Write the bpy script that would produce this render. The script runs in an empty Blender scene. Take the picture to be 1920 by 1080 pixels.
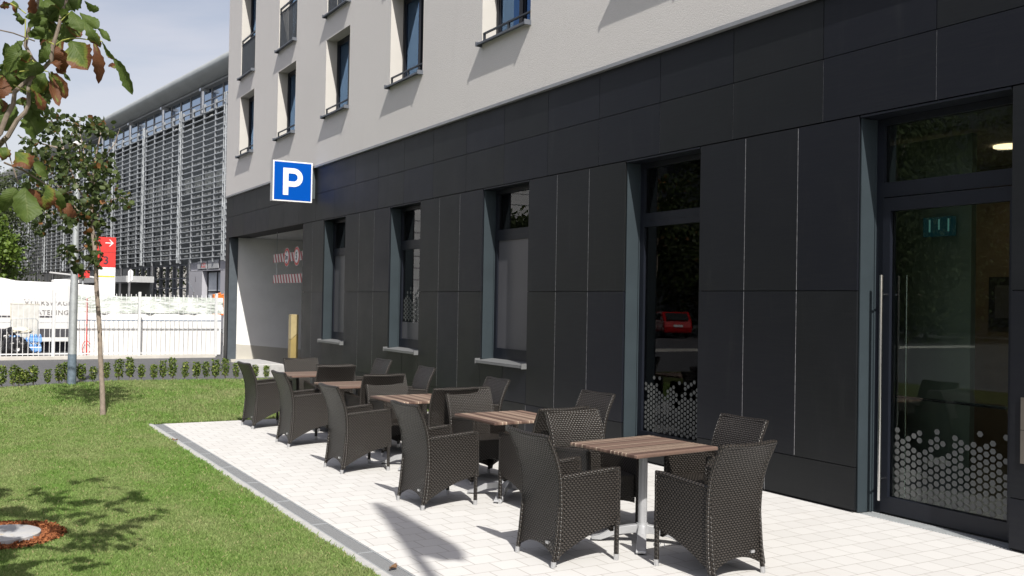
import bpy, math, random
import numpy as np
from mathutils import Vector, Matrix, noise as mnoise
R = math.radians
random.seed(7); rng = np.random.default_rng(11)
sc = bpy.context.scene
col = sc.collection

# ------------------------------------------------------------------ camera
YAW, PIT, ROL, FPX, CAMZ = 0.5282409, 0.0152391, 0.0174456, 1817.79, 1.8
_fw = Vector((math.sin(YAW)*math.cos(PIT), math.cos(YAW)*math.cos(PIT), math.sin(PIT)))
_r0 = Vector((math.cos(YAW), -math.sin(YAW), 0)); _u0 = _r0.cross(_fw)
_r = _r0*math.cos(ROL) + _u0*math.sin(ROL); _u = -_r0*math.sin(ROL) + _u0*math.cos(ROL)
CAM = Vector((0, 0, CAMZ))
cam = bpy.data.cameras.new("camera"); cam_o = bpy.data.objects.new("camera", cam); col.objects.link(cam_o)
cam.sensor_width = 36; cam.lens = FPX/1920*36; cam.clip_start = .05; cam.clip_end = 3000
m = Matrix((_r, _u, -_fw)).transposed().to_4x4(); m.translation = CAM
cam_o.matrix_world = m; sc.camera = cam_o
def at(px, py, z):                      # world point z metres in front of the camera in direction of a pixel
    return CAM + (_fw + _r*((px-960)/FPX) - _u*((py-540)/FPX))*z

# ------------------------------------------------------------------ world, sun, exposure
SUNDIR = Vector((-.22, -.91, 1)).normalized()         # towards the sun
w = bpy.data.worlds.new("World"); sc.world = w; w.use_nodes = True
nt = w.node_tree; nt.nodes.clear()
def N(t, kind, **kw):
    n = t.nodes.new(kind)
    for k, v in kw.items():
        if hasattr(n, k): setattr(n, k, v)
    return n
out = N(nt, 'ShaderNodeOutputWorld'); bg = N(nt, 'ShaderNodeBackground')
sky = N(nt, 'ShaderNodeTexSky'); sky.sky_type = 'NISHITA'; sky.sun_disc = False
sky.sun_elevation = math.asin(SUNDIR.z); sky.sun_rotation = math.atan2(SUNDIR.x, SUNDIR.y)
sky.air_density = 1.0; sky.dust_density = 2.2; sky.ozone_density = 1.0
tc = N(nt, 'ShaderNodeTexCoord'); mp = N(nt, 'ShaderNodeMapping'); mp.inputs['Scale'].default_value = (1, 1, 3.5)
mp.inputs['Rotation'].default_value = (.1, .2, .5)
n1 = N(nt, 'ShaderNodeTexNoise'); n1.inputs['Scale'].default_value = 2.1; n1.inputs['Detail'].default_value = 7; n1.inputs['Roughness'].default_value = .52
n1.inputs['Distortion'].default_value = .3
rp = N(nt, 'ShaderNodeValToRGB'); rp.color_ramp.elements[0].position = .36; rp.color_ramp.elements[1].position = .60
rp.color_ramp.elements[0].color = (.25, .25, .25, 1); rp.color_ramp.elements[1].color = (.95, .95, .95, 1)
mx = N(nt, 'ShaderNodeMix', data_type='RGBA')
nt.links.new(tc.outputs['Generated'], mp.inputs[0]); nt.links.new(mp.outputs[0], n1.inputs[0])
nt.links.new(n1.outputs['Fac'], rp.inputs[0]); nt.links.new(rp.outputs[0], mx.inputs[0])
mul = N(nt, 'ShaderNodeMix', data_type='RGBA'); mul.blend_type = 'ADD'; mul.inputs[0].default_value = .55
mul.inputs[6].default_value = (4.25, 3.85, 3.75, 1); nt.links.new(sky.outputs[0], mul.inputs[7])
nt.links.new(sky.outputs[0], mx.inputs[6]); nt.links.new(mul.outputs[2], mx.inputs[7])
nt.links.new(mx.outputs[2], bg.inputs[0]); bg.inputs[1].default_value = .088
nt.links.new(bg.outputs[0], out.inputs[0])
sl = bpy.data.lights.new("sun", 'SUN'); sl.energy = 4.6; sl.angle = R(.53); sl.color = (1, .955, .88)
so = bpy.data.objects.new("sun", sl); col.objects.link(so)
so.rotation_euler = SUNDIR.to_track_quat('Z', 'Y').to_euler(); so.location = (0, 0, 30)
sc.view_settings.view_transform = 'Standard'; sc.view_settings.look = 'None'
sc.view_settings.exposure = 0.42; sc.view_settings.gamma = 1
sc.render.engine = 'CYCLES'; sc.cycles.max_bounces = 8; sc.cycles.transparent_max_bounces = 16
sc.cycles.caustics_reflective = False; sc.cycles.caustics_refractive = False

# ------------------------------------------------------------------ materials
class Mat:
    def __init__(s, name):
        s.m = bpy.data.materials.new(name); s.m.use_nodes = True; s.t = s.m.node_tree; s.t.nodes.clear()
        s.out = s.n('ShaderNodeOutputMaterial')
    def n(s, kind, **kw):
        x = s.t.nodes.new(kind)
        for k, v in kw.items(): setattr(x, k, v)
        return x
    def l(s, a, b): s.t.links.new(a, b)
    def math(s, op, a, b=None, c=None):
        x = s.n('ShaderNodeMath', operation=op)
        for i, v in enumerate((a, b, c)):
            if v is None: continue
            if isinstance(v, (int, float)): x.inputs[i].default_value = v
            else: s.l(v, x.inputs[i])
        return x.outputs[0]
    def mix(s, f, a, b):
        x = s.n('ShaderNodeMix', data_type='RGBA')
        for i, v in ((0, f), (6, a), (7, b)):
            if isinstance(v, (int, float)): x.inputs[i].default_value = v
            elif isinstance(v, tuple): x.inputs[i].default_value = (*v, 1) if len(v) == 3 else v
            else: s.l(v, x.inputs[i])
        return x.outputs[2]
    def noise(s, scale, detail=4, rough=.55, coord='Object', sc3=None):
        tcn = s.n('ShaderNodeTexCoord'); nn = s.n('ShaderNodeTexNoise')
        nn.inputs['Scale'].default_value = scale; nn.inputs['Detail'].default_value = detail; nn.inputs['Roughness'].default_value = rough
        src = tcn.outputs[coord]
        if sc3:
            mpn = s.n('ShaderNodeMapping'); mpn.inputs['Scale'].default_value = sc3; s.l(src, mpn.inputs[0]); src = mpn.outputs[0]
        s.l(src, nn.inputs[0]); return nn.outputs['Fac']
    def ramp(s, f, p0, p1, c0=(0, 0, 0), c1=(1, 1, 1)):
        x = s.n('ShaderNodeValToRGB'); e = x.color_ramp.elements
        e[0].position, e[1].position = p0, p1; e[0].color = (*c0, 1); e[1].color = (*c1, 1); s.l(f, x.inputs[0]); return x.outputs[0]
    def bump(s, h, strength=.3, dist=.01):
        x = s.n('ShaderNodeBump'); x.inputs['Strength'].default_value = strength; x.inputs['Distance'].default_value = dist
        s.l(h, x.inputs['Height']); return x.outputs[0]
    def pbr(s, base, rough=.6, metal=0., spec=.5, normal=None, **kw):
        x = s.n('ShaderNodeBsdfPrincipled')
        for k, v in (('Base Color', base), ('Roughness', rough), ('Metallic', metal), ('Specular IOR Level', spec)):
            if isinstance(v, (int, float)): x.inputs[k].default_value = v
            elif isinstance(v, tuple): x.inputs[k].default_value = (*v, 1)
            else: s.l(v, x.inputs[k])
        if normal is not None: s.l(normal, x.inputs['Normal'])
        return x
    def done(s, sh): s.l(sh if not hasattr(sh, 'outputs') else sh.outputs[0], s.out.inputs[0]); return s.m
def plain(name, c, rough=.6, metal=0., var=.12, scale=6, spec=.5, bump=0., bscale=60):
    a = Mat(name); f = a.noise(scale, 5)
    lo = tuple(v*(1-var) for v in c); hi = tuple(min(1, v*(1+var)) for v in c)
    base = a.ramp(f, .3, .7, lo, hi)
    nrm = a.bump(a.noise(bscale, 4), bump, .004) if bump else None
    return a.done(a.pbr(base, rough, metal, spec, nrm))
M = {}
M['alu'] = plain('brushed aluminium', (.62, .63, .65), .32, .9, .06)
M['steel'] = plain('polished steel', (.7, .7, .7), .16, 1, .03)
M['galv'] = plain('galvanised steel', (.52, .55, .57), .45, .55, .14, 9)
M['tablemetal'] = plain('painted grey aluminium', (.47, .48, .50), .38, .35, .06)
M['white'] = plain('white paint', (.8, .8, .79), .45, 0, .04)
M['offwhite'] = plain('off white plaster', (.82, .82, .81), .8, 0, .04, 2, bump=.15)
M['plinth'] = plain('beige grey plinth paint', (.50, .48, .43), .75, 0, .05, 2)
M['joint'] = plain('light joint strip', (.42, .42, .43), .5, .0, .5, 22)
M['black'] = plain('dark gap', (.012, .012, .013), .8)
M['frame'] = plain('dark blue grey window frame', (.0085, .0105, .017), .45, 0, .08, spec=.35)
M['reveal'] = plain('blue grey metal lining', (.031, .043, .051), .6, 0, .08, 3, spec=.3)
M['sill'] = plain('grey aluminium sill', (.33, .34, .36), .45, .3, .08)
M['silldark'] = plain('slate grey sill', (.10, .112, .135), .5, 0, .08)
M['railing'] = plain('anthracite railing', (.03, .036, .045), .45)
M['stonegrey'] = plain('precast concrete edging', (.40, .40, .395), .85, 0, .1, 12, bump=.3)
M['orange'] = plain('orange plastic', (.75, .19, .03), .4)
M['red'] = plain('red sign panel', (.62, .045, .04), .4)
M['blue'] = plain('blue sign face', (.001, .074, .40), .5, 0, .02, spec=.05)
M['signwhite'] = plain('white sign face', (.82, .82, .83), .4, 0, .02)
M['greyink'] = plain('grey lettering', (.20, .19, .19), .5)
M['ink'] = plain('dark lettering', (.04, .035, .05), .5)
M['yellowline'] = plain('yellow line', (.75, .55, .08), .5)
M['ochre'] = plain('ochre painted post', (.40, .325, .17), .5, 0, .1)
M['bark_light'] = plain('pale smooth bark', (.25, .205, .165), .85, 0, .25, 14, bump=.6)
M['bark_twig'] = plain('grey brown twig bark', (.21, .17, .135), .8, 0, .25, 30, bump=.5)
M['soil'] = plain('dry soil', (.2, .15, .09), .95, 0, .35, 20, bump=.8)
M['hallgrey'] = plain('pale grey panel', (.42, .43, .45), .6, 0, .06, 1)
M['hallroof'] = plain('weathered metal roof', (.43, .455, .455), .5, .25, .1, .5)
M['fin'] = plain('galvanised louvre', (.50, .53, .56), .45, .3, .22, 1.2)
M['darkvoid'] = plain('dark interior', (.018, .022, .026), .5)
M['film'] = plain('frosted window film', (.085, .085, .095), .35, 0, .05, 2)
M['curtain'] = plain('pale curtain', (.62, .63, .60), .8, 0, .05, 5)
M['room'] = plain('lobby wall', (.17, .13, .085), .7)
M['roomfloor'] = plain('lobby floor', (.20, .20, .19), .35)
M['cream'] = plain('cream panel', (.62, .58, .48), .6, 0, .05)
M['bag'] = plain('black plastic', (.012, .012, .014), .28, 0, .1)
M['bottle'] = plain('blue shrink wrap', (.11, .28, .62), .25, 0, .35, 9)
M['carred'] = plain('red car paint', (.45, .012, .015), .2)
M['tyre'] = plain('tyre rubber', (.02, .02, .02), .8)

def glass(name, tint=(.9, .95, .93), extra=.02, ior=1.55, rough=0.0, gc=(.95, .97, 1)):
    a = Mat(name); fr = a.n('ShaderNodeFresnel'); fr.inputs[0].default_value = ior
    f = a.math('ADD', fr.outputs[0], extra)
    t = a.n('ShaderNodeBsdfTransparent'); t.inputs[0].default_value = (*tint, 1)
    g = a.n('ShaderNodeBsdfGlossy'); g.inputs['Roughness'].default_value = rough; g.inputs[0].default_value = (*gc, 1)
    mxs = a.n('ShaderNodeMixShader'); a.l(f, mxs.inputs[0]); a.l(t.outputs[0], mxs.inputs[1]); a.l(g.outputs[0], mxs.inputs[2])
    return a.done(mxs)
M['glass'] = glass('window glass', (.74, .80, .77), .0, 1.45)
M['glass_up'] = glass('upper window glass', (.85, .9, .88), .16, 1.7, 0, (.36, .60, 1))
M['hallglass'] = glass('hall glazing', (.25, .3, .33), .2, 1.7)

def emis(name, c, s):
    a = Mat(name); e = a.n('ShaderNodeEmission'); e.inputs[0].default_value = (*c, 1); e.inputs[1].default_value = s; return a.done(e)
M['lamp'] = emis('warm ceiling lamp', (1, .70, .42), 2.4)
M['exit'] = emis('green emergency sign', (.02, .09, .11), .14)
M['exitbar'] = emis('pale bars of sign', (.25, .6, .55), .2)

def mk_cladding():
    a = Mat('anthracite fibre cement')
    f = a.noise(2.2, 6, .6); f2 = a.noise(55, 3, .6, sc3=(1, .06, 1)); f3 = a.noise(.55, 2)
    base = a.mix(f, (.0052, .0064, .0074), (.0095, .0110, .0122))
    at_ = a.n('ShaderNodeAttribute'); at_.attribute_name = 'rnd'
    base = a.mix(a.math('MULTIPLY', a.ramp(at_.outputs['Fac'], .45, .75), .75), base, (.0050, .0062, .0135))
    base = a.mix(a.math('MULTIPLY', a.math('FRACT', a.math('MULTIPLY', at_.outputs['Fac'], 7.3)), .35), base, (.0045, .0055, .006))
    base = a.mix(a.math('MULTIPLY', a.ramp(f2, .45, .7), .22), base, (.018, .020, .021))
    base = a.mix(a.math('MULTIPLY', a.ramp(f3, .4, .65), .3), base, (.0058, .0068, .0125))
    st = a.ramp(a.noise(1.3, 6, .7, sc3=(1, 4, .5)), .57, .74)
    base = a.mix(a.math('MULTIPLY', st, .22), base, (.035, .037, .037))
    nrm = a.bump(f2, .18, .003)
    rr = a.math('ADD', a.math('MULTIPLY', f, .16), .42)
    return a.done(a.pbr(base, rr, 0, .34, nrm))
M['clad'] = mk_cladding()
def mk_render():
    a = Mat('grey scratch render'); f = a.noise(.5, 4); g = a.noise(70, 3, .7)
    base = a.mix(f, (.67, .65, .635), (.72, .70, .685))
    base = a.mix(a.math('MULTIPLY', a.ramp(g, .55, .75), .25), base, (.40, .38, .36))
    st = a.ramp(a.noise(2.0, 5, .6, sc3=(1, 1, .18)), .60, .8)
    base = a.mix(a.math('MULTIPLY', st, .14), base, (.45, .43, .41))
    return a.done(a.pbr(base, .92, 0, .2, a.bump(g, .75, .006)))
M['render'] = mk_render()
M['revealplaster'] = plain('smooth pale reveal plaster', (.53, .515, .49), .85, 0, .03, 3)
def mk_paving():
    a = Mat('pale square pavers'); tcn = a.n('ShaderNodeTexCoord'); mpn = a.n('ShaderNodeMapping')
    mpn.inputs['Location'].default_value = (.078, .03, 0)
    a.l(tcn.outputs['Object'], mpn.inputs[0])
    b = a.n('ShaderNodeTexBrick'); b.offset = .5; b.squash = 1
    for k, v in (('Scale', 1.), ('Mortar Size', .0036), ('Mortar Smooth', .25), ('Brick Width', .21), ('Row Height', .197), ('Bias', 0.)): b.inputs[k].default_value = v
    b.inputs['Color1'].default_value = (.525, .522, .515, 1); b.inputs['Color2'].default_value = (.565, .562, .555, 1); b.inputs['Mortar'].default_value = (.33, .315, .295, 1)
    a.l(mpn.outputs[0], b.inputs[0])
    f = a.noise(3, 5, .6); g = a.noise(160, 3, .7); st = a.ramp(a.noise(1.1, 6, .65), .56, .72)
    base = a.mix(a.math('MULTIPLY', f, .18), b.outputs[0], (.50, .48, .46))
    base = a.mix(a.math('MULTIPLY', st, .13), base, (.40, .36, .32))
    spk = a.ramp(a.noise(38, 2, .5), .755, .77)
    base = a.mix(a.math('MULTIPLY', spk, .6), base, (.14, .12, .1))
    h = a.math('SUBTRACT', a.math('MULTIPLY', g, .15), b.outputs['Fac'])
    return a.done(a.pbr(base, .88, 0, .25, a.bump(h, .5, .004)))
M['paving'] = mk_paving()
def mk_asphalt():
    a = Mat('asphalt'); f = a.noise(.6, 6, .6, sc3=(.35, 1.6, 1)); g = a.noise(240, 2, .7)
    base = a.mix(f, (.062, .064, .069), (.105, .107, .113)); base = a.mix(a.ramp(g, .5, .75), base, (.13, .13, .135))
    crack = a.ramp(a.math('ABSOLUTE', a.math('SUBTRACT', a.noise(.8, 6, .6, sc3=(.22, 1, 1)), .5)), 0, .012, (1, 1, 1), (0, 0, 0))
    base = a.mix(a.math('MULTIPLY', crack, .5), base, (.15, .15, .15))
    return a.done(a.pbr(base, .85, 0, .4, a.bump(g, .4, .004)))
M['asphalt'] = mk_asphalt()
def mk_lawn():
    a = Mat('lawn soil and thatch'); f = a.noise(.9, 6, .6); g = a.noise(30, 4, .7)
    base = a.mix(f, (.055, .075, .022), (.085, .10, .035)); base = a.mix(a.ramp(g, .45, .7), base, (.10, .10, .045))
    return a.done(a.pbr(base, .95, 0, .1, a.bump(g, 1., .02)))
M['lawn'] = mk_lawn()
def leafmat(name, c0, c1, scale=1.5, trans=.35, cbr=None, rough=.5, spec=.35):
    a = Mat(name); f = a.noise(scale, 4, .6)
    at_ = a.n('ShaderNodeAttribute'); at_.attribute_name = 'rnd'
    k = a.math('ADD', a.math('MULTIPLY', f, .55), a.math('MULTIPLY', at_.outputs['Fac'], .5))
    base = a.ramp(k, .25, .8, c0, c1)
    if cbr: base = a.mix(a.ramp(at_.outputs['Fac'], .93, .95), base, cbr)
    p = a.pbr(base, rough, 0, spec); tr = a.n('ShaderNodeBsdfTranslucent'); a.l(base, tr.inputs[0])
    mxs = a.n('ShaderNodeMixShader'); mxs.inputs[0].default_value = trans; a.l(p.outputs[0], mxs.inputs[1]); a.l(tr.outputs[0], mxs.inputs[2])
    return a.done(mxs)
def mk_grass():
    a = Mat('grass blades'); at_ = a.n('ShaderNodeAttribute'); at_.attribute_name = 'rnd'
    f = a.noise(.7, 5, .6); f2 = a.noise(2.6, 4, .6)
    st = a.noise(1.0, 2, .5, sc3=(2.6, .35, 1))
    g1 = a.mix(at_.outputs['Fac'], (.105, .215, .035), (.24, .385, .09))
    g2 = a.mix(at_.outputs['Fac'], (.20, .255, .09), (.36, .42, .18))
    k = a.ramp(a.math('ADD', a.math('MULTIPLY', f, .5), a.math('ADD', a.math('MULTIPLY', f2, .25), a.math('MULTIPLY', st, .25))), .40, .60)
    base = a.mix(k, g1, g2)
    dry = a.ramp(at_.outputs['Fac'], .93, .95); base = a.mix(dry, base, (.42, .38, .2))
    p = a.pbr(base, .6, 0, .3); tr = a.n('ShaderNodeBsdfTranslucent'); a.l(base, tr.inputs[0])
    mxs = a.n('ShaderNodeMixShader'); mxs.inputs[0].default_value = .3; a.l(p.outputs[0], mxs.inputs[1]); a.l(tr.outputs[0], mxs.inputs[2])
    return a.done(mxs)
M['grass'] = mk_grass()
M['leaf_maple'] = leafmat('maple leaves', (.026, .048, .012), (.098, .128, .04), 3, .3, (.24, .11, .04))
M['leaf_hedge'] = leafmat('box hedge leaves', (.045, .09, .016), (.21, .27, .055), 4, .25, (.35, .40, .10))
M['leaf_far'] = leafmat('bright green far leaves', (.06, .11, .015), (.15, .22, .035), 1, .3)  # bright green leaf tones of the far garden tree
M['leaf_dark'] = leafmat('dark tree leaves', (.075, .095, .05), (.10, .125, .06), 1, .4, None, .9, .05)
def mk_chestnut():
    a = Mat('chestnut leaves with brown edges'); uv = a.n('ShaderNodeUVMap'); sp = a.n('ShaderNodeSeparateXYZ'); a.l(uv.outputs[0], sp.inputs[0])
    at_ = a.n('ShaderNodeAttribute'); at_.attribute_name = 'rnd'
    nz = a.noise(9, 6, .65); n2 = a.noise(26, 4, .6)
    edge = a.math('ABSOLUTE', sp.outputs[0])                        # 0 on the midrib, 1 on the edge
    k = a.math('ADD', a.math('MULTIPLY', edge, .32), a.math('ADD', a.math('MULTIPLY', sp.outputs[1], .42), a.math('MULTIPLY', nz, 1.0)))
    k = a.math('ADD', k, a.math('SUBTRACT', a.math('MULTIPLY', at_.outputs['Fac'], 1.55), 1.10))
    br = a.ramp(k, .76, .82)
    green = a.mix(n2, (.055, .10, .020), (.135, .19, .042))
    vein = a.math('PINGPONG', a.math('SUBTRACT', a.math('MULTIPLY', sp.outputs[1], 11), a.math('MULTIPLY', edge, 3.2)), .5)
    vl = a.ramp(vein, .0, .09, (1, 1, 1), (0, 0, 0)); mid = a.ramp(edge, .03, .07, (1, 1, 1), (0, 0, 0))
    vv = a.math('MAXIMUM', a.math('MULTIPLY', vl, .5), mid)
    green = a.mix(a.math('MULTIPLY', vv, .75), green, (.15, .19, .06))
    yl = a.ramp(k, .62, .74); green = a.mix(a.math('MULTIPLY', yl, .55), green, (.26, .26, .045))
    brown = a.mix(n2, (.075, .028, .016), (.27, .115, .05))
    base = a.mix(br, green, brown)
    h = a.math('ADD', a.math('MULTIPLY', vein, .7), n2)
    p = a.pbr(base, .55, 0, .35, a.bump(h, .6, .004)); tr = a.n('ShaderNodeBsdfTranslucent'); a.l(base, tr.inputs[0])
    mxs = a.n('ShaderNodeMixShader'); mxs.inputs[0].default_value = .45; a.l(p.outputs[0], mxs.inputs[1]); a.l(tr.outputs[0], mxs.inputs[2])
    return a.done(mxs)
M['chestnut'] = mk_chestnut()
def mk_wicker(name='woven dark brown wicker', holes=True):
    a = Mat(name); uv = a.n('ShaderNodeUVMap'); sp = a.n('ShaderNodeSeparateXYZ'); a.l(uv.outputs[0], sp.inputs[0])
    v = a.math('DIVIDE', sp.outputs[1], .0155); row = a.math('FLOOR', v); par = a.math('MODULO', a.math('ABSOLUTE', row), 2.)
    u = a.math('ADD', a.math('DIVIDE', sp.outputs[0], .0295), a.math('MULTIPLY', par, .5))
    fu = a.math('FRACT', u); fv = a.math('FRACT', v)
    su = a.math('SINE', a.math('MULTIPLY', fu, math.pi)); sv = a.math('SINE', a.math('MULTIPLY', fv, math.pi))
    h = a.math('MULTIPLY', a.math('POWER', su, .6), a.math('POWER', sv, .5))
    base = a.mix(a.math('POWER', h, 3.2), (.0018, .0016, .0014), (.074, .064, .056))  # strand highlights and shade of the gaps put into the base colour
    rn = a.noise(25, 3); base = a.mix(a.math('MULTIPLY', rn, .25), base, (.010, .008, .007))
    p = a.pbr(base, .32, 0, .42, a.bump(h, 1., .0050))
    if not holes: return a.done(p)
    t = a.n('ShaderNodeBsdfTransparent'); mxs = a.n('ShaderNodeMixShader')
    hole = a.math('LESS_THAN', a.math('ADD', su, a.math('MULTIPLY', sv, .45)), .36)
    a.l(hole, mxs.inputs[0]); a.l(p.outputs[0], mxs.inputs[1]); a.l(t.outputs[0], mxs.inputs[2])
    return a.done(mxs)
M['wicker'] = mk_wicker()
M['wicker_solid'] = mk_wicker('tightly woven dark wicker', False)
def mk_wood():
    a = Mat('striped laminated wood'); uv = a.n('ShaderNodeUVMap'); sp = a.n('ShaderNodeSeparateXYZ'); a.l(uv.outputs[0], sp.inputs[0])
    v = a.math('DIVIDE', sp.outputs[1], .040); idn = a.math('FLOOR', v); f = a.math('FRACT', v)
    def wn(off):
        x = a.n('ShaderNodeTexWhiteNoise'); x.noise_dimensions = '1D'; a.l(a.math('ADD', idn, off), x.inputs['W']); return x.outputs['Value']
    base = a.ramp(wn(.37), .05, .95, (.085, .052, .042), (.31, .215, .168))
    half = a.math('LESS_THAN', f, a.math('ADD', a.math('MULTIPLY', wn(3.11), .5), .25))
    base = a.mix(a.math('MULTIPLY', half, .55), base, (.10, .062, .050))
    line = a.math('MULTIPLY', a.math('LESS_THAN', f, .22), a.math('GREATER_THAN', wn(7.7), .40))
    base = a.mix(a.math('MULTIPLY', line, .85), base, (.60, .50, .38))
    g = a.n('ShaderNodeTexNoise'); g.inputs['Scale'].default_value = 9; g.inputs['Detail'].default_value = 6
    cb2 = a.n('ShaderNodeCombineXYZ'); a.l(a.math('MULTIPLY', sp.outputs[0], .6), cb2.inputs[0]); a.l(a.math('MULTIPLY', sp.outputs[1], 22), cb2.inputs[1]); a.l(cb2.outputs[0], g.inputs[0])
    base = a.mix(a.math('MULTIPLY', a.ramp(g.outputs['Fac'], .4, .65), .35), base, (.10, .066, .056))
    return a.done(a.pbr(base, .45, 0, .35))
M['wood'] = mk_wood()
def mk_stripes():
    a = Mat('red and white diagonal stripes'); tcn = a.n('ShaderNodeTexCoord'); sp = a.n('ShaderNodeSeparateXYZ'); a.l(tcn.outputs['Object'], sp.inputs[0])
    s = a.math('FRACT', a.math('DIVIDE', a.math('ADD', sp.outputs[1], a.math('MULTIPLY', sp.outputs[2], -.55)), .235))
    return a.done(a.pbr(a.mix(a.math('LESS_THAN', s, .5), (.62, .60, .58), (.30, .02, .03)), .5))
M['stripes'] = mk_stripes()
def mk_grating():
    a = Mat('perforated galvanised grating'); tcn = a.n('ShaderNodeTexCoord'); sp = a.n('ShaderNodeSeparateXYZ'); a.l(tcn.outputs['Object'], sp.inputs[0])
    u = a.math('DIVIDE', sp.outputs[0], .016); v = a.math('DIVIDE', sp.outputs[1], .016)
    p = a.math('ADD', u, v); q = a.math('SUBTRACT', u, v)
    fp = a.math('PINGPONG', p, .5); fq = a.math('PINGPONG', q, .5)
    bar = a.math('GREATER_THAN', a.math('MINIMUM', fp, fq), .17)
    return a.done(a.pbr(a.mix(bar, (.36, .37, .38), (.09, .095, .10)), .5, .2, .5))
M['grating'] = mk_grating()
def mk_bark_mulch():
    a = Mat('terracotta bark mulch'); f = a.noise(45, 4, .7); c = a.ramp(f, .35, .65, (.13, .04, .018), (.46, .18, .075))
    return a.done(a.pbr(c, .9, 0, .2, a.bump(f, 1., .02)))
M['mulch'] = mk_bark_mulch()
def mk_tarp():
    a = Mat('greenish translucent tarpaulin'); f = a.noise(1.6, 5, .6, sc3=(1, 1, 2.5))
    base = a.mix(f, (.50, .56, .52), (.70, .74, .70)); return a.done(a.pbr(base, .3, 0, .5, a.bump(f, 1., .15)))
M['tarp'] = mk_tarp()
def mk_ribbed():
    a = Mat('white ribbed cladding'); tcn = a.n('ShaderNodeTexCoord'); sp = a.n('ShaderNodeSeparateXYZ'); a.l(tcn.outputs['Object'], sp.inputs[0])
    s = a.math('LESS_THAN', a.math('FRACT', a.math('DIVIDE', sp.outputs[2], .8)), .1)
    return a.done(a.pbr(a.mix(s, (.62, .62, .62), (.22, .22, .23)), .6))
M['ribbed'] = mk_ribbed()

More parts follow.
